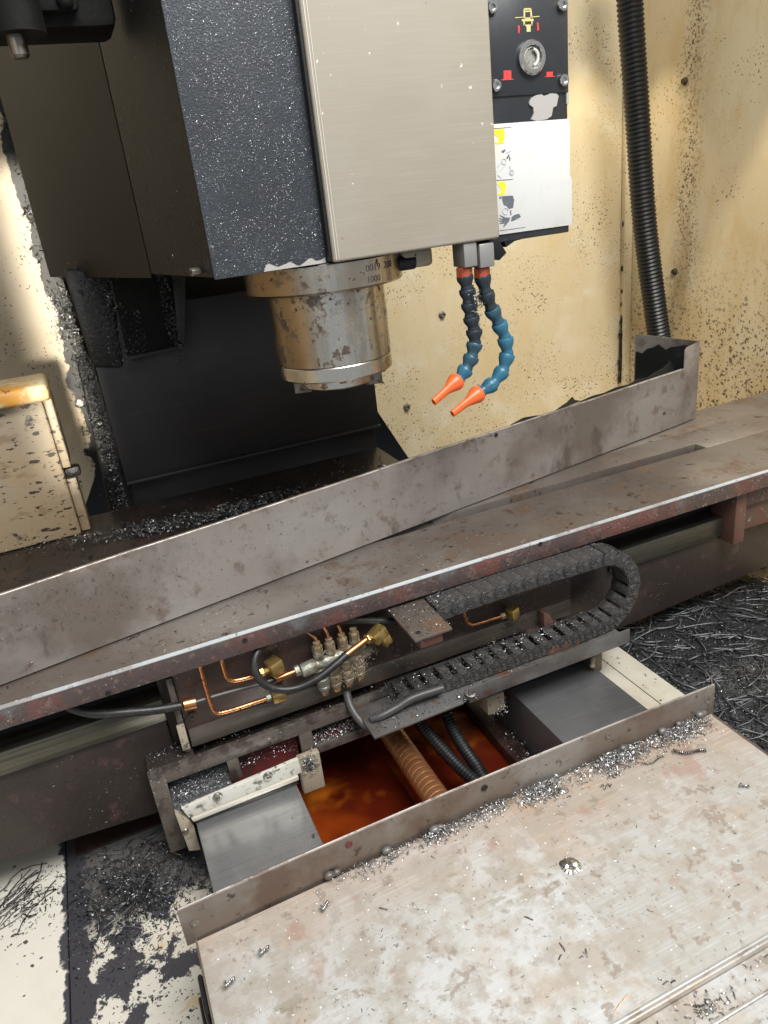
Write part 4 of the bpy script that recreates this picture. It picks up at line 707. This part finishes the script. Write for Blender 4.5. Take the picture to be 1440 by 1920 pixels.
b = B(); b.tube(spline([(0.0769,0.9550,-0.0329), (0.0761,0.9500,-0.0436), (0.0767,0.9500,-0.0645), (0.0792,0.9500,-0.0759), (0.0877,0.9500,-0.0821), (0.1035,0.9500,-0.0844), (0.1297,0.9500,-0.0849)], 6), .0036, 12); mk('pipe', b, 'copper', t)
b = B(); hexnut(b, (0.1258,0.9500,-0.0834), (1, 0, .1), .0068, .007); b.lathe([(.0048, 0), (.0048, .010)], (0.1299,0.9500,-0.0840), (1, 0, .1), 12); mk('hex_nut', b, 'brass', t, 20)
b = B(); b.box(-.0105, .0105, -.011, .011, -.012, .012, .0018, T=Matrix.Translation((0.1496,0.9500,-0.0809)) @ Matrix.Rotation(-.12, 4, 'Y') @ Matrix.Rotation(.3, 4, 'Z')); mk('elbow', b, 'brass', t)
t = thing('lubrication_pipe', 'straight copper pipe feeding the left end of the manifold', 'pipe', (0.1497,0.9500,-0.1043), 'copper lubrication pipes')
b = B(); b.tube([(0.1457,0.9500,-0.1028), (0.1810,0.9500,-0.1007)], .0052, 12); mk('pipe', b, 'copper', t)
b = B(); b.tube([(0.1305,0.9500,-0.1037), (0.1475,0.9500,-0.1025)], .0062, 12); mk('rubber_end', b, 'rubber', t)
t = thing('lubrication_pipe', 'small copper pipe with brass elbow under the cable chain', 'pipe', (0.4973,0.9550,-0.1291), 'copper lubrication pipes')
b = B(); b.tube(spline([(0.4661,0.9600,-0.0442), (0.4729,0.9600,-0.0715), (0.4772,0.9550,-0.1096), (0.4833,0.9550,-0.1232), (0.4963,0.9550,-0.1288), (0.5506,0.9550,-0.1305)], 6), .0032, 12); mk('pipe', b, 'copper', t)
b = B(); hexnut(b, (0.5453,0.9550,-0.1308), (1, 0, .1), .0058, .008); mk('hex_nut', b, 'brass_dirty', t, 20)
b = B(); b.box(-.009, .009, -.009, .009, -.010, .010, .0018, T=Matrix.Translation((0.5687,0.9550,-0.1313)) @ Matrix.Rotation(-.1, 4, 'Y') @ Matrix.Rotation(.3, 4, 'Z')); mk('elbow', b, 'brass', t)
b = B(); b.tube(spline([(0.5024,0.9650,-0.0379), (0.5026,0.9650,-0.0632), (0.5027,0.9650,-0.0890)], 5), .003, 10); tag(mk('lubrication_pipe', b, 'copper'), 'copper pipe stub peeking out above the cable chain', 'pipe', 'copper lubrication pipes')
b = B(); b.tube(spline([(-0.1583,1.0000,-0.0394), (-0.1391,0.9850,-0.0604), (-0.1171,0.9720,-0.0709), (-0.0970,0.9650,-0.0763), (-0.0728,0.9600,-0.0810), (-0.0306,0.9550,-0.0903), (0.0061,0.9520,-0.0958)], 8), .0068, 14); cbk = mk('power_cable', b, 'rubber'); tag(cbk, 'black cable running under the table into a copper clamp', 'cable')
b = B(); b.tube(spline([(0.0228,0.9520,-0.0978), (0.0529,0.9550,-0.1004), (0.0932,0.9580,-0.1049), (0.1385,0.9600,-0.1112)], 8), .0030, 10); mk('thin_lead', b, 'grey_hose', cbk)
b = B(); b.tube(spline([(0.2561,0.9550,-0.0414), (0.2811,0.9520,-0.0446), (0.3147,0.9500,-0.0571), (0.3509,0.9480,-0.0705)], 8), .0062, 14); tag(mk('rubber_hose', b, 'rubber'), 'black ribbed hose running under the table to the bracket plate', 'hose')

# ================================================================== CABLE CHAIN
t = chain = thing('cable_chain', 'black plastic cable drag chain looped back under the table', 'cable chain', (.55, .92, -.20))
ZU, RC, CX = -.052, .0668, .716
ZL = ZU - 2 * RC; CZ = (ZU + ZL) / 2; pit = .0262
def link_mesh():
    b = B(); h = .0122; l = pit
    for s in (-1, 1):
        b.box(-l * .5, l * .5, *sorted((s * .0195, s * .0215)), -h, h)
        pr = []; x0, x1 = -l * .56, l * .30; hh = h * .93   # overlapping cheek with rounded nose
        for a in range(9): an = math.pi / 2 + math.pi * a / 8; pr.append((x0 + hh + math.cos(an) * hh, s * .0232, math.sin(an) * hh))
        pr += [(x1 - .004, s * .0232, -hh), (x1, s * .0232, -hh * .55), (x1, s * .0232, hh * .7), (x1 - .003, s * .0232, hh)]
        b.prism(pr, (0, -s * .0016, 0), .0003, 1)
        yo = s * .0232
        b.lathe([(.0064, 0), (.0064, .0012), (.0050, .0014), (.0046, .0006), (.0026, .0006), (.0024, .0014), (.0003, .0016)], (-l * .25, yo, 0), (0, s, 0), 14)
        b.lathe([(.0026, 0), (.0024, .0012), (.0003, .0012)], (l * .16, yo, .001), (0, s, 0), 8)
    b.box(-l * .5, l * .5, -.0222, .0222, h - .0022, h + .0006)
    b.box(-l * .49, l * .47, -.0185, .0185, h + .0006, h + .0010)
    b.box(-l * .34, l * .30, -.0205, .0205, -h - .0004, -h + .0020, .0006)
    b.box(-l * .26, l * .22, -.010, .010, -h - .0010, -h - .0002, .0003)
    return b.mesh('link', 'chain_plastic', 30)
lm = link_mesh()
path = []; L1 = CX - .412; LA = math.pi * RC; L3 = CX - .335; tot = L1 + LA + L3; nl = int(tot / pit)
for i in range(nl + 1):
    s = i * pit + .004
    if s < L1: x, z, a = .412 + s, ZU - .000 + .003 * math.sin(s / L1 * math.pi), 0
    elif s < L1 + LA: th = (s - L1) / RC; x, z, a = CX + RC * math.sin(th), CZ + RC * math.cos(th), th
    else: x, z, a = CX - (s - L1 - LA), ZL, math.pi
    if s > tot: break
    o = bpy.data.objects.new('link', lm); sc.collection.objects.link(o); o.parent = chain
    sag = R.uniform(-.0002, .0002)
    o.matrix_local = Matrix.Translation(Vector((x, .9235 + R.uniform(-.0006, .0006), z + sag)) - Vector((.55, .92, -.20))) @ Matrix.Rotation(a + R.uniform(-.006, .006), 4, 'Y')
b = B(); b.prism([(.340, .9005, ZL - .012), (.340, .9005, ZL + .010), (.318, .9005, ZL + .006), (.288, .9005, ZL - .010), (.287, .9005, ZL - .0135)], (0, .003, 0), .0006); mk('end_link', b, 'chain_plastic', chain)
b = B(); b.prism([(.340, .9445, ZL - .012), (.340, .9445, ZL + .010), (.318, .9445, ZL + .006), (.288, .9445, ZL - .010), (.287, .9445, ZL - .0135)], (0, .003, 0), .0006); mk('end_link', b, 'chain_plastic', chain)
P = np.concatenate([rect(260, .40, .47, .90, .945, ZU + .0135), rect(420, .40, .72, .90, .945, ZU + .0135), rect(900, .30, .72, .903, .944, ZL + .0128, .003)])
flakes(P, (0, 0, 1), (.0010, .0030), 'chip_bright', 'loose_chips', chain)
n = 500; th = NR.rand(n) * 1.2; flakes(np.stack([CX + .080 * np.sin(th), NR.uniform(.90, .945, n), CZ + .0805 * np.cos(th)], 1), (.3, -.3, .9), (.0008, .0022), 'chip_dark', 'stuck_chips', chain)
n = 900; P = np.stack([NR.uniform(.40, .78, n), np.full(n, .8985), ZU + NR.normal(0, .006, n)], 1); P = P[P[:, 0] < CX]; flakes(P, (0, -1, 0), (.0006, .0016), 'chip_dark', 'stuck_chips', chain, lift=.1)
# cables entering the lower end
b = B(); b.tube(spline([(0.2730,0.9002,-0.1960), (0.2882,0.8942,-0.1920), (0.3163,0.8940,-0.1870), (0.3449,0.8940,-0.1800), (0.3958,0.8914,-0.1800)], 8), [.0065] * 33, 14); tag(mk('grey_hose', b, 'grey_hose'), 'grey hose lying on the plate and entering the lower chain end', 'hose')
b = B(); b.tube(spline([(0.2566,0.9600,-0.1774), (0.2542,0.9450,-0.1876), (0.2561,0.9300,-0.1992), (0.2625,0.9150,-0.2104), (0.2704,0.9050,-0.2172), (0.2792,0.9050,-0.2273)], 8), .0065, 14); tag(mk('grey_hose', b, 'grey_hose'), 'grey hose hanging over the saddle edge left of the chain plate', 'hose')

t = thing('chain_bracket', 'flat rusty steel bracket plate holding the upper chain end', 'bracket', (.37, .89, -.045))
b = B(); b.prism([(.337, .840, -.0405), (.398, .841, -.0405), (.400, .960, -.0405), (.338, .960, -.0405)], (0, 0, -.0045), .0008); mk('plate', b, 'bracket', t)
b = B(); b.box(.348, .385, .848, .92, -.064, -.0455, .0015); mk('clamp_block', b, 'bracket_red', t)
b = B(); b.lathe([(.0042, 0), (.0040, .0005), (.0026, .0005), (.0024, -.004), (.0002, -.004)], (0.3498,0.8564,-0.0402), (0, 0, 1), 14); mk('bolt_hole', b, 'dark_void', t)
p = rect(420, .338, .40, .845, .945, -.0402); flakes(p, (0, 0, 1), (.0008, .0022), 'chip_bright', 'loose_chips', t)

t = thing('chain_tray', 'long steel angle tray supporting the lower chain run', 'tray', (.5, .92, -.205))
b = B(); b.prism([(.262, .862, -.2005), (.418, .866, -.2005), (.425, .878, -.2005), (.425, .953, -.2005), (.262, .940, -.2005)], (0, 0, -.004), .0008); mk('end_plate', b, 'tray_plate', t)
b = B(); b.box(.333, .408, .9405, .990, -.2042, -.1995, .0005); mk('tab', b, 'tray_plate', t)
b = B(); b.box(.412, .50, .955, .995, -.205, -.2015, .0005); mk('tab', b, 'bracket', t)
b = B(); b.box(.4255, .748, .8715, .955, -.204, -.2012, .0005); mk('floor', b, 'tray_plate', t)
b = B(); b.box(.430, .7485, .8685, .8712, -.2085, -.1805, .0009); mk('front_lip', b, 'tray_plate', t)
b = B(); b.box(.4255, .7485, .955, .957, -.2035, -.188, .0006); mk('rear_lip', b, 'bracket', t)
b = B(); b.lathe([(.009, 0), (.009, .006), (.004, .0065), (.004, .003)], (.436, .8755, -.1985), (0, -.4, 1), 12); mk('bolt', b, 'bolt', t)
p = np.concatenate([rect(260, .27, .42, .868, .93, -.2), rect(200, .43, .7, .875, .90, -.2), clump(200, (.435, .872, -.198), (.006, .004, .004)), rect(160, .50, .66, .955, .97, -.185)])
flakes(p, (0, 0, 1), (.0009, .0028), 'chip_bright', 'loose_chips', t)
p = clump(320, (0.3340,0.9215,-0.1980), (.012, .006, .004)); flakes(p, (0, -.3, .9), (.001, .0026), 'chip_bright', 'loose_chips', t)

# ================================================================== BASE
t = base = thing('machine_bed', 'cast machine bed with two polished slideways and an oil sump', 'machine bed', (0.3467, 0.7354, -0.4481))
b = B(); b.box(-0.0173, 0.1413, 0.2627, 0.9456, -0.4481, -0.2805, .0018); mk('slideway', b, 'way_steel', t)
b = B(); b.box(0.5495, 0.7165, 0.2627, 1.0086, -0.4481, -0.2805, .0018); mk('slideway', b, 'way_dark', t)
b = B(); b.box(0.1413, 0.5505, 0.2627, 1.3658, -0.4691, -0.4218); b.box(0.1413, 0.5505, 1.2608, 1.3658, -0.4481, -0.1329); b.box(0.5148, 0.5493, 0.2627, 1.2608, -0.4481, -0.3746, .003); mk('sump', b, 'pit_wall', t)
b = B(); b.box(-0.2101, 0, 1.0506, 1.3658, -0.4586, -0.372); b.box(-0.0174, -0.0171, 0.2627, 0.9456, -0.4481, -0.2853); mk('way_flank', b, 'pit_wall', t)  # thin dark sheet puts the shade on the way's left side into colour
b = B(); b.box(0.7171, 0.7481, 0.2627, 1.0401, -0.4481, -0.2863, .002); mk('cream_ledge', b, 'base_cream', t)
b = B(); b.box(0.7517, 0.8037, 0.2627, 1.0349, -0.4481, -0.2895, .004); mk('cream_ledge', b, 'base_cream', t)
b = B(); b.box(0.7478, 0.752, 0.2627, 1.0349, -0.4481, -0.29); mk('ledge_gap', b, 'goo', t)
b = B(); b.ball((0.7375, 0.7722, -0.2868), .008, 2, (.9, .8, .18)); mk('paint_chip', b, 'goo', t)
b = B()
nx, ny = 60, 80; g = [[b.bm.verts.new((.1414 + .3733 * i / nx, .58 + .68 * j / ny, -.3977 + .0004 * noise.noise((i * .3, j * .3, 0)))) for j in range(ny + 1)] for i in range(nx + 1)]
for i in range(nx):
    for j in range(ny): b.bm.faces.new((g[i][j], g[i + 1][j], g[i + 1][j + 1], g[i][j + 1]))
oil = mk('oil_pool', b, 'oil', base=(0.3152, 0.8405, -0.3977)); oil['kind'] = 'structure'; oil['label'] = 'pool of orange brown oil in the sump between the slideways'
flakes(np.concatenate([np.stack([NR.normal(.546, .003, 260) - .003, NR.uniform(.73, .95, 260), np.full(260, -.3735)], 1), rect(120, 0.5169, 0.5463, 0.7354, 0.9981, -0.3735)]), (0, 0, 1), (.001, .003), 'chip_bright', 'loose_chips', base)
# ball screw
t = thing('ball_screw', 'copper-tinted ball screw crossing the oil sump', 'ball screw', (0.3362, 0.8405, -0.343))
b = B(); n_ = 32; rings = []
for i in range(450):
    rings.append([b.bm.verts.new((.3362 + math.cos(2 * math.pi * k / n_) * rr_, .65 + .001 * i, -.3241 + math.sin(2 * math.pi * k / n_) * rr_)) for k in range(n_) for rr_ in [.0212 - .0011 * max(0, math.cos(i * .001 / .012 * 2 * math.pi + 2 * math.pi * k / n_)) ** 6]])
for i in range(449):
    for k in range(n_): b.bm.faces.new((rings[i][k], rings[i][(k + 1) % n_], rings[i + 1][(k + 1) % n_], rings[i + 1][k]))
mk('thread', b, 'ball_screw', t, 60)
b = B(); b.lathe([(.0222, 0), (.0226, .002), (.0226, .010), (.0219, .012), (.0219, .016), (.0226, .018), (.0226, .024)], (0.3362, 0.8069, -0.3241), (0, -1, 0), 32); mk('collar', b, 'screw_bare', t)
for pts, lab in (([(0.3777,0.9771,-0.2905), (0.3829,0.9477,-0.3031), (0.3902,0.8993,-0.3115), (0.3978,0.8527,-0.3168), (0.4090,0.8039,-0.3220), (0.4203, 0.7354, -0.3273)], 'lower black corrugated conduit beside the ball screw'), ([(0.4274,0.9554,-0.2905), (0.4247,0.9324,-0.3031), (0.4228,0.8921,-0.3115), (0.4223,0.8469,-0.3168), (0.4220,0.8096,-0.3220), (0.4413, 0.7354, -0.3273)], 'upper black corrugated conduit crossing the oil sump')):
    b = corrugated(pts, .0088, .0112, .0062, 16); tag(mk('corrugated_conduit', b, 'hose_black'), lab, 'conduit', 'corrugated conduits over the sump')

# ================================================================== FRONT DECK
t = deck = thing('deck_plate', 'large grey steel way cover plate with rusty stains in the foreground', 'way cover', (.34, .5, -.215))
def dz(x, y): return -.2 - (.010 if x < .3635 else .007) * abs(x - .3635) / .38 + .0012 * noise.noise((x * 5, y * 5, 0))
def patch(x0, x1, y0, y1, nx, ny, mat, th=.003):
    b = B(); g = [[b.bm.verts.new((x0 + (x1 - x0) * i / nx, y0 + (y1 - y0) * j / ny, dz(x0 + (x1 - x0) * i / nx, y0 + (y1 - y0) * j / ny))) for j in range(ny + 1)] for i in range(nx + 1)]
    g2 = [[b.bm.verts.new(v.co - Vector((0, 0, th))) for v in r_] for r_ in g]
    for i in range(nx):
        for j in range(ny): b.bm.faces.new((g[i][j], g[i + 1][j], g[i + 1][j + 1], g[i][j + 1])); b.bm.faces.new((g2[i][j], g2[i][j + 1], g2[i + 1][j + 1], g2[i + 1][j]))
    for i in range(nx): b.bm.faces.new((g[i][0], g2[i][0], g2[i + 1][0], g[i + 1][0])); b.bm.faces.new((g[i][ny], g[i + 1][ny], g2[i + 1][ny], g2[i][ny]))
    for j in range(ny): b.bm.faces.new((g[0][j], g[0][j + 1], g2[0][j + 1], g2[0][j])); b.bm.faces.new((g[nx][j], g2[nx][j], g2[nx][j + 1], g[nx][j + 1]))
    return b
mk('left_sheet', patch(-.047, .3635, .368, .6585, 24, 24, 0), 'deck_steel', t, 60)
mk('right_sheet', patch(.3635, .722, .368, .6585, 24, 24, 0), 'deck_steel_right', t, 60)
b = B(); b.prism([(-.0475, .655, -.204), (-.0475, .36, -.204), (-.0475, .36, -.24), (-.0475, .655, -.24)], (.002, 0, 0)); mk('side_skirt', b, 'lip_steel', t)
b = B(); b.box(.7205, .7228, .36, .655, -.24, -.205); mk('side_skirt', b, 'lip_steel', t)
b = B(); n = 30; g = []
for i in range(n + 1):
    x = -.0575 + (.728 + .0575) * i / n; y = .6612 + .0028 * math.sin(math.pi * i / n); zt = -.1585 + .0035 * math.sin(math.pi * i / n)
    g.append([b.bm.verts.new(q) for q in ((x, y, -.2150), (x, y, zt - .0006), (x, y + .0006, zt), (x, y + .0024, zt), (x, y + .003, zt - .0006), (x, y + .003, -.2150))])
for i in range(n):
    for k in range(5): b.bm.faces.new((g[i][k], g[i + 1][k], g[i + 1][k + 1], g[i][k + 1]))
    b.bm.faces.new((g[i][5], g[i + 1][5], g[i + 1][0], g[i][0]))
b.bm.faces.new(g[0]); b.bm.faces.new(g[-1][::-1]); lip = mk('rear_lip', b, 'lip_steel', t, 50)
b = B(); b.tube([(-.056, .6632, -.1583)] + [(-.0575 + .7855 * i / 20, .6634 + .0028 * math.sin(math.pi * i / 20), -.1583 + .0035 * math.sin(math.pi * i / 20)) for i in range(1, 21)], .0011, 6); mk('bright_edge', b, 'tray_edge', lip)
for x, z, m in ((.150, -.168, 'pocket_red'), (.537, -.170, 'bolt'), (.715, -.180, 'bolt'), (-.043, -.185, 'bolt'), (.340, -.170, 'dark_void')):
    b = B(); b.lathe([(.0048, 0), (.0048, .0008), (.0032, .0010), (.0030, .0002), (.0002, .0002)], (x, .6610 + .0025 * math.sin(math.pi * (x + .0575) / .7855), z), (0, -1, 0), 14); mk('lip_hole', b, m, lip)
for x, r_ in ((.118, .006), (.128, .005), (.195, .006), (.262, .007), (.270, .005), (.560, .006), (.630, .006), (.660, .005), (.700, .007), (.705, .006)):
    b = B(); b.ball((x, .6585, -.198), r_, 2, (1.2, .9, .8)); mk('weld_bead', b, 'tray_plate', lip)
b = B(); b.box(-.0535, -.0478, .565, .615, -.240, -.207, .003); b.tube([(-.0555, .575, -.232), (-.0555, .605, -.232)], .003, 8); mk('side_latch', b, 'hose_black', t)
# fluted drive rivet in the deck
c = Vector((0.3792,0.5327,-0.2000)); b = B(); n = 30; rg = []
for rr_, zz_ in ((.0128, -.0006), (.0122, .0008), (.0075, .0026), (.0036, .0030), (.0002, .0030)):
    rg.append([b.bm.verts.new((c.x + rr_ * (1 + (.035 if k % 2 else -.035)) * math.cos(2 * math.pi * k / n), c.y + rr_ * math.sin(2 * math.pi * k / n), -.2002 + zz_ * (1 if k % 2 else .78))) for k in range(n)])
for i in range(4):
    for k in range(n): b.bm.faces.new((rg[i][k], rg[i][(k + 1) % n], rg[i + 1][(k + 1) % n], rg[i + 1][k]))
mk('fluted_rivet', b, 'chrome', t, 12)
b = B(); b.ball((c.x - .006, c.y + .006, -.1985), .005, 2, (1, 1, .4)); mk('rivet_stain', b, 'engraved', t)
# next telescopic section
t2 = thing('front_section', 'lower overlapping steel cover section with bright edge at bottom right', 'way cover', (.35, .3, -.23))
b = B(); b.box(-.03, .70, .05, .3618, -.216, -.2110, .001); mk('sheet', b, 'deck_steel', t2)
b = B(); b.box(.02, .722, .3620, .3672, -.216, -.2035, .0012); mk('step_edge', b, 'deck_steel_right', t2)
b = B(); b.box(.02, .722, .3640, .3676, -.2075, -.1985, .0012); mk('bright_edge', b, 'bright_steel', t2)
b = B(); b.box(.05, .70, .3245, .3275, -.2109, -.2035, .001); mk('bright_edge', b, 'bright_steel', t2)
b = B(); b.box(-.03, .70, .05, .3244, -.2112, -.2050, .001); mk('inner_sheet', b, 'deck_steel', t2)
flakes(np.concatenate([rect(60, .28, .55, .330, .360, -.2105), clump(70, (.40, .345, -.2100), (.012, .005, .001))]), (0, 0, 1), (.001, .004), 'chip_bright', 'loose_chips', t2)

# ================================================================== LOOSE SWARF
def on_deck(p): p[:, 2] = [dz(x, y) + .0006 for x, y in p[:, :2]]; return p
P = []
for x, n, s in ((.15, 60, .02), (.20, 90, .02), (.26, 200, .012), (.30, 160, .02), (.345, 160, .016), (.405, 300, .013), (.43, 320, .012), (.48, 90, .014), (.525, 420, .013), (.56, 420, .014), (.60, 100, .012), (.635, 300, .016), (.665, 300, .014), (.69, 90, .012)):
    q = clump(n, (x, .6575, 0), (s, .010 if x > .38 else .006, 0)); q[:, 1] = .658 - np.abs(q[:, 1] - .6575) * 1.3; P.append(q)
P = on_deck(np.concatenate(P)); d_ = (.658 - P[:, 1]); P[:, 2] += np.maximum(0, .008 - d_ * .35) * NR.rand(len(P))
P = np.concatenate([P, P + NR.normal(0, .004, P.shape) * np.array([1, .6, 0])]); P = P[P[:, 1] < .6585]
flakes(P, (0, -.2, .98), (.0009, .0028), 'chip_bright', 'deck_swarf', None, 'silvery heap of fine chips along the raised lip of the front plate', 'metal chips')
P = on_deck(rect(200, -.04, .715, .37, .655, 0)); flakes(P, (0, 0, 1), (.0007, .0022), 'chip_tan', 'scattered_chips', None, 'fine brownish chips scattered over the grey front plate', 'metal chips', lift=.15)
P = on_deck(rect(120, -.02, .715, .37, .655, 0)); flakes(P, (0, 0, 1), (.0008, .0028), 'chip_bright', 'scattered_chips', None, 'fine bright chips scattered over the grey front plate', 'metal chips', lift=.15)
def curl(a, b_, r_, turns, wire, label):
    a, b_ = Vector(a), Vector(b_); d = b_ - a; l = d.length; d.normalize(); s_ = d.cross(Vector((0, 0, 1))).normalized(); u_ = Vector((0, 0, 1)); n = int(turns * 10)
    pts = [a + d * l * i / n + s_ * (r_ * math.cos(i * .628) + .004 * math.sin(i / n * 5)) + u_ * (r_ + r_ * math.sin(i * .628)) for i in range(n + 1)]
    b = B(); b.tube(pts, wire, 6); return tag(mk('curled_chip', b, 'chip_bright'), label, 'metal chip', 'curled chips on the front plate')
curl((0.6168,0.6230,-0.2020), (0.6521,0.5974,-0.2020), .0017, 16, .0010, 'longest coiled steel chip on the front plate near the right end of the lip')
curl((0.5644,0.6257,-0.2020), (0.5975,0.6172,-0.2020), .0010, 12, .0007, 'thin straight coiled chip left of the longest coiled chip')
curl((0.4914,0.6184,-0.2020), (0.4998,0.6092,-0.2020), .0026, 2.2, .0008, 'small open ring chip below the chip heap')
curl((0.6479,0.5343,-0.2030), (0.6473,0.5260,-0.2030), .0012, 3, .0012, 'short bright chip near the right border of the plate')
curl((0.3762,0.3820,-0.2020), (0.3824,0.3695,-0.2020), .0016, 2.5, .0008, 'dark curled chip near the step at the bottom right')
curl((0.3195,0.4373,-0.2020), (0.3342,0.4362,-0.2020), .0018, 2, .0007, 'thin hooked chip left of the bottom right step')
curl((0.2983,0.4451,-0.2020), (0.3188,0.4615,-0.2020), .0014, 2.2, .0007, 'reddish hooked chip beside the fold of the plate')
curl((0.0171,0.6054,-0.2030), (0.0243,0.6002,-0.2030), .0020, 8, .0008, 'small bluish chip clump on the left sheet of the plate')
curl((0.0955,0.6247,-0.2030), (0.1039,0.6218,-0.2030), .0022, 8, .0008, 'silvery chip clump below the middle of the lip')
curl((-0.0266,0.5873,-0.2030), (-0.0183,0.5823,-0.2030), .0018, 8, .0008, 'silvery chip clump near the left edge of the plate')
curl((0.5135,0.6329,-0.2020), (0.5230,0.6205,-0.2020), .0018, 4, .0009, 'tangled bright chip in front of the chip heap')
b = B(); b.tube(spline([(0.3058,0.3715,-0.2025), (0.3272,0.3798,-0.2015), (0.3554,0.3844,-0.2015)], 6), .0011, 8); tag(mk('rusty_wire', b, 'copper'), 'thin reddish wire lying at the bottom edge of the plate', 'wire')

# right swarf bed
b = B(); nx, ny = 90, 90; X0, X1, Y0, Y1 = .806, 1.37, .29, 1.16
def bedz(x, y):
    m = max(0, 1 - ((x - 1.0) / .36) ** 2) * max(0, 1 - ((y - .90) / .36) ** 2)
    return -.362 + .047 * m + .006 * noise.noise((x * 18, y * 18, 3)) + .004 * noise.noise((x * 50, y * 50, 1)) - .02 * max(0, x - 1.26) * 5
g = [[b.bm.verts.new((X0 + (X1 - X0) * i / nx, Y0 + (Y1 - Y0) * j / ny, bedz(X0 + (X1 - X0) * i / nx, Y0 + (Y1 - Y0) * j / ny))) for j in range(ny + 1)] for i in range(nx + 1)]
for i in range(nx):
    for j in range(ny): b.bm.faces.new((g[i][j], g[i + 1][j], g[i + 1][j + 1], g[i][j + 1]))
bed = mk('swarf_bed', b, 'chip_bed', base=(1.0, .8, -.37)); tag(bed, 'dark bed of needle-like steel swarf right of the machine bed', 'metal chips', kind='stuff')
p = rect(760, .815, 1.26, .60, 1.07, 0); p[:, 2] = [bedz(x, y) + .002 + .007 * R.random() ** 2 for x, y in p[:, :2]]
a = NR.normal(-.35, .9, 760); d = np.stack([np.cos(a), np.sin(a), NR.normal(0, .08, 760)], 1)
needles(p[:210], d[:210], (.035, .10), (.0011, .0019), 'needle_steel', 'needle_chips', bed); needles(p[330:], d[330:], (.012, .05), (.0008, .0014), 'chip_grey', 'needle_chips', bed)
p = rect(20000, .808, 1.31, .40, 1.09, 0); p[:, 2] = [bedz(x, y) + .001 for x, y in p[:, :2]]; flakes(p, (0, 0, 1), (.0014, .0044), 'chip_grey', 'fine_chips', bed)
p = rect(2600, .808, 1.26, .40, 1.03, 0); p[:, 2] = [bedz(x, y) + .002 for x, y in p[:, :2]]; p = p[NR.rand(2600) < .15 + .85 * (p[:, 1] < .82)]; flakes(p, (0, 0, 1), (.0014, .0036), 'chip_bright', 'fine_chips', bed)
# left swarf patch on the floor
FZ = -.3765
q = clump(3000, (-.125, .925, 0), (.046, .050, 0)); q = q[(q[:, 0] < -.024) & (q[:, 0] > -.34)]; q[:, 2] = FZ + .0005 + np.maximum(0, .014 - ((q[:, 0] + .12) ** 2 + (q[:, 1] - .95) ** 2) * 1.6) * NR.rand(len(q))
lp = flakes(q, (0, 0, 1), (.0014, .0040), 'chip_dark', 'floor_swarf', None, 'patch of glinting dark chips on the peeling floor under the saddle, at left', 'metal chips')
q = clump(22, (-.12, .93, FZ + .008), (.055, .055, .004)); q = q[q[:, 0] < -.035]; a = NR.uniform(0, 3.14, len(q)); needles(q, np.stack([np.cos(a), np.sin(a), NR.normal(0, .08, len(q))], 1), (.02, .075), (.0006, .001), 'needle_steel', 'needle_chips', lp)
q = clump(420, (-.285, .99, FZ + .003), (.035, .03, .001)); flakes(q, (0, 0, 1), (.0014, .004), 'chip_black', 'fine_chips', lp)
q = clump(26, (-.30, 1.0, FZ + .005), (.03, .03, .002)); a = NR.normal(.6, .25, len(q)); needles(q, np.stack([np.cos(a), np.sin(a), NR.normal(0, .05, len(q))], 1), (.03, .085), (.0006, .001), 'chip_black', 'needle_chips', lp)
q = rect(500, -.35, -.025, .65, 1.0, FZ + .0008); flakes(q, (0, 0, 1), (.001, .003), 'chip_black', 'fine_chips', lp, lift=.1)
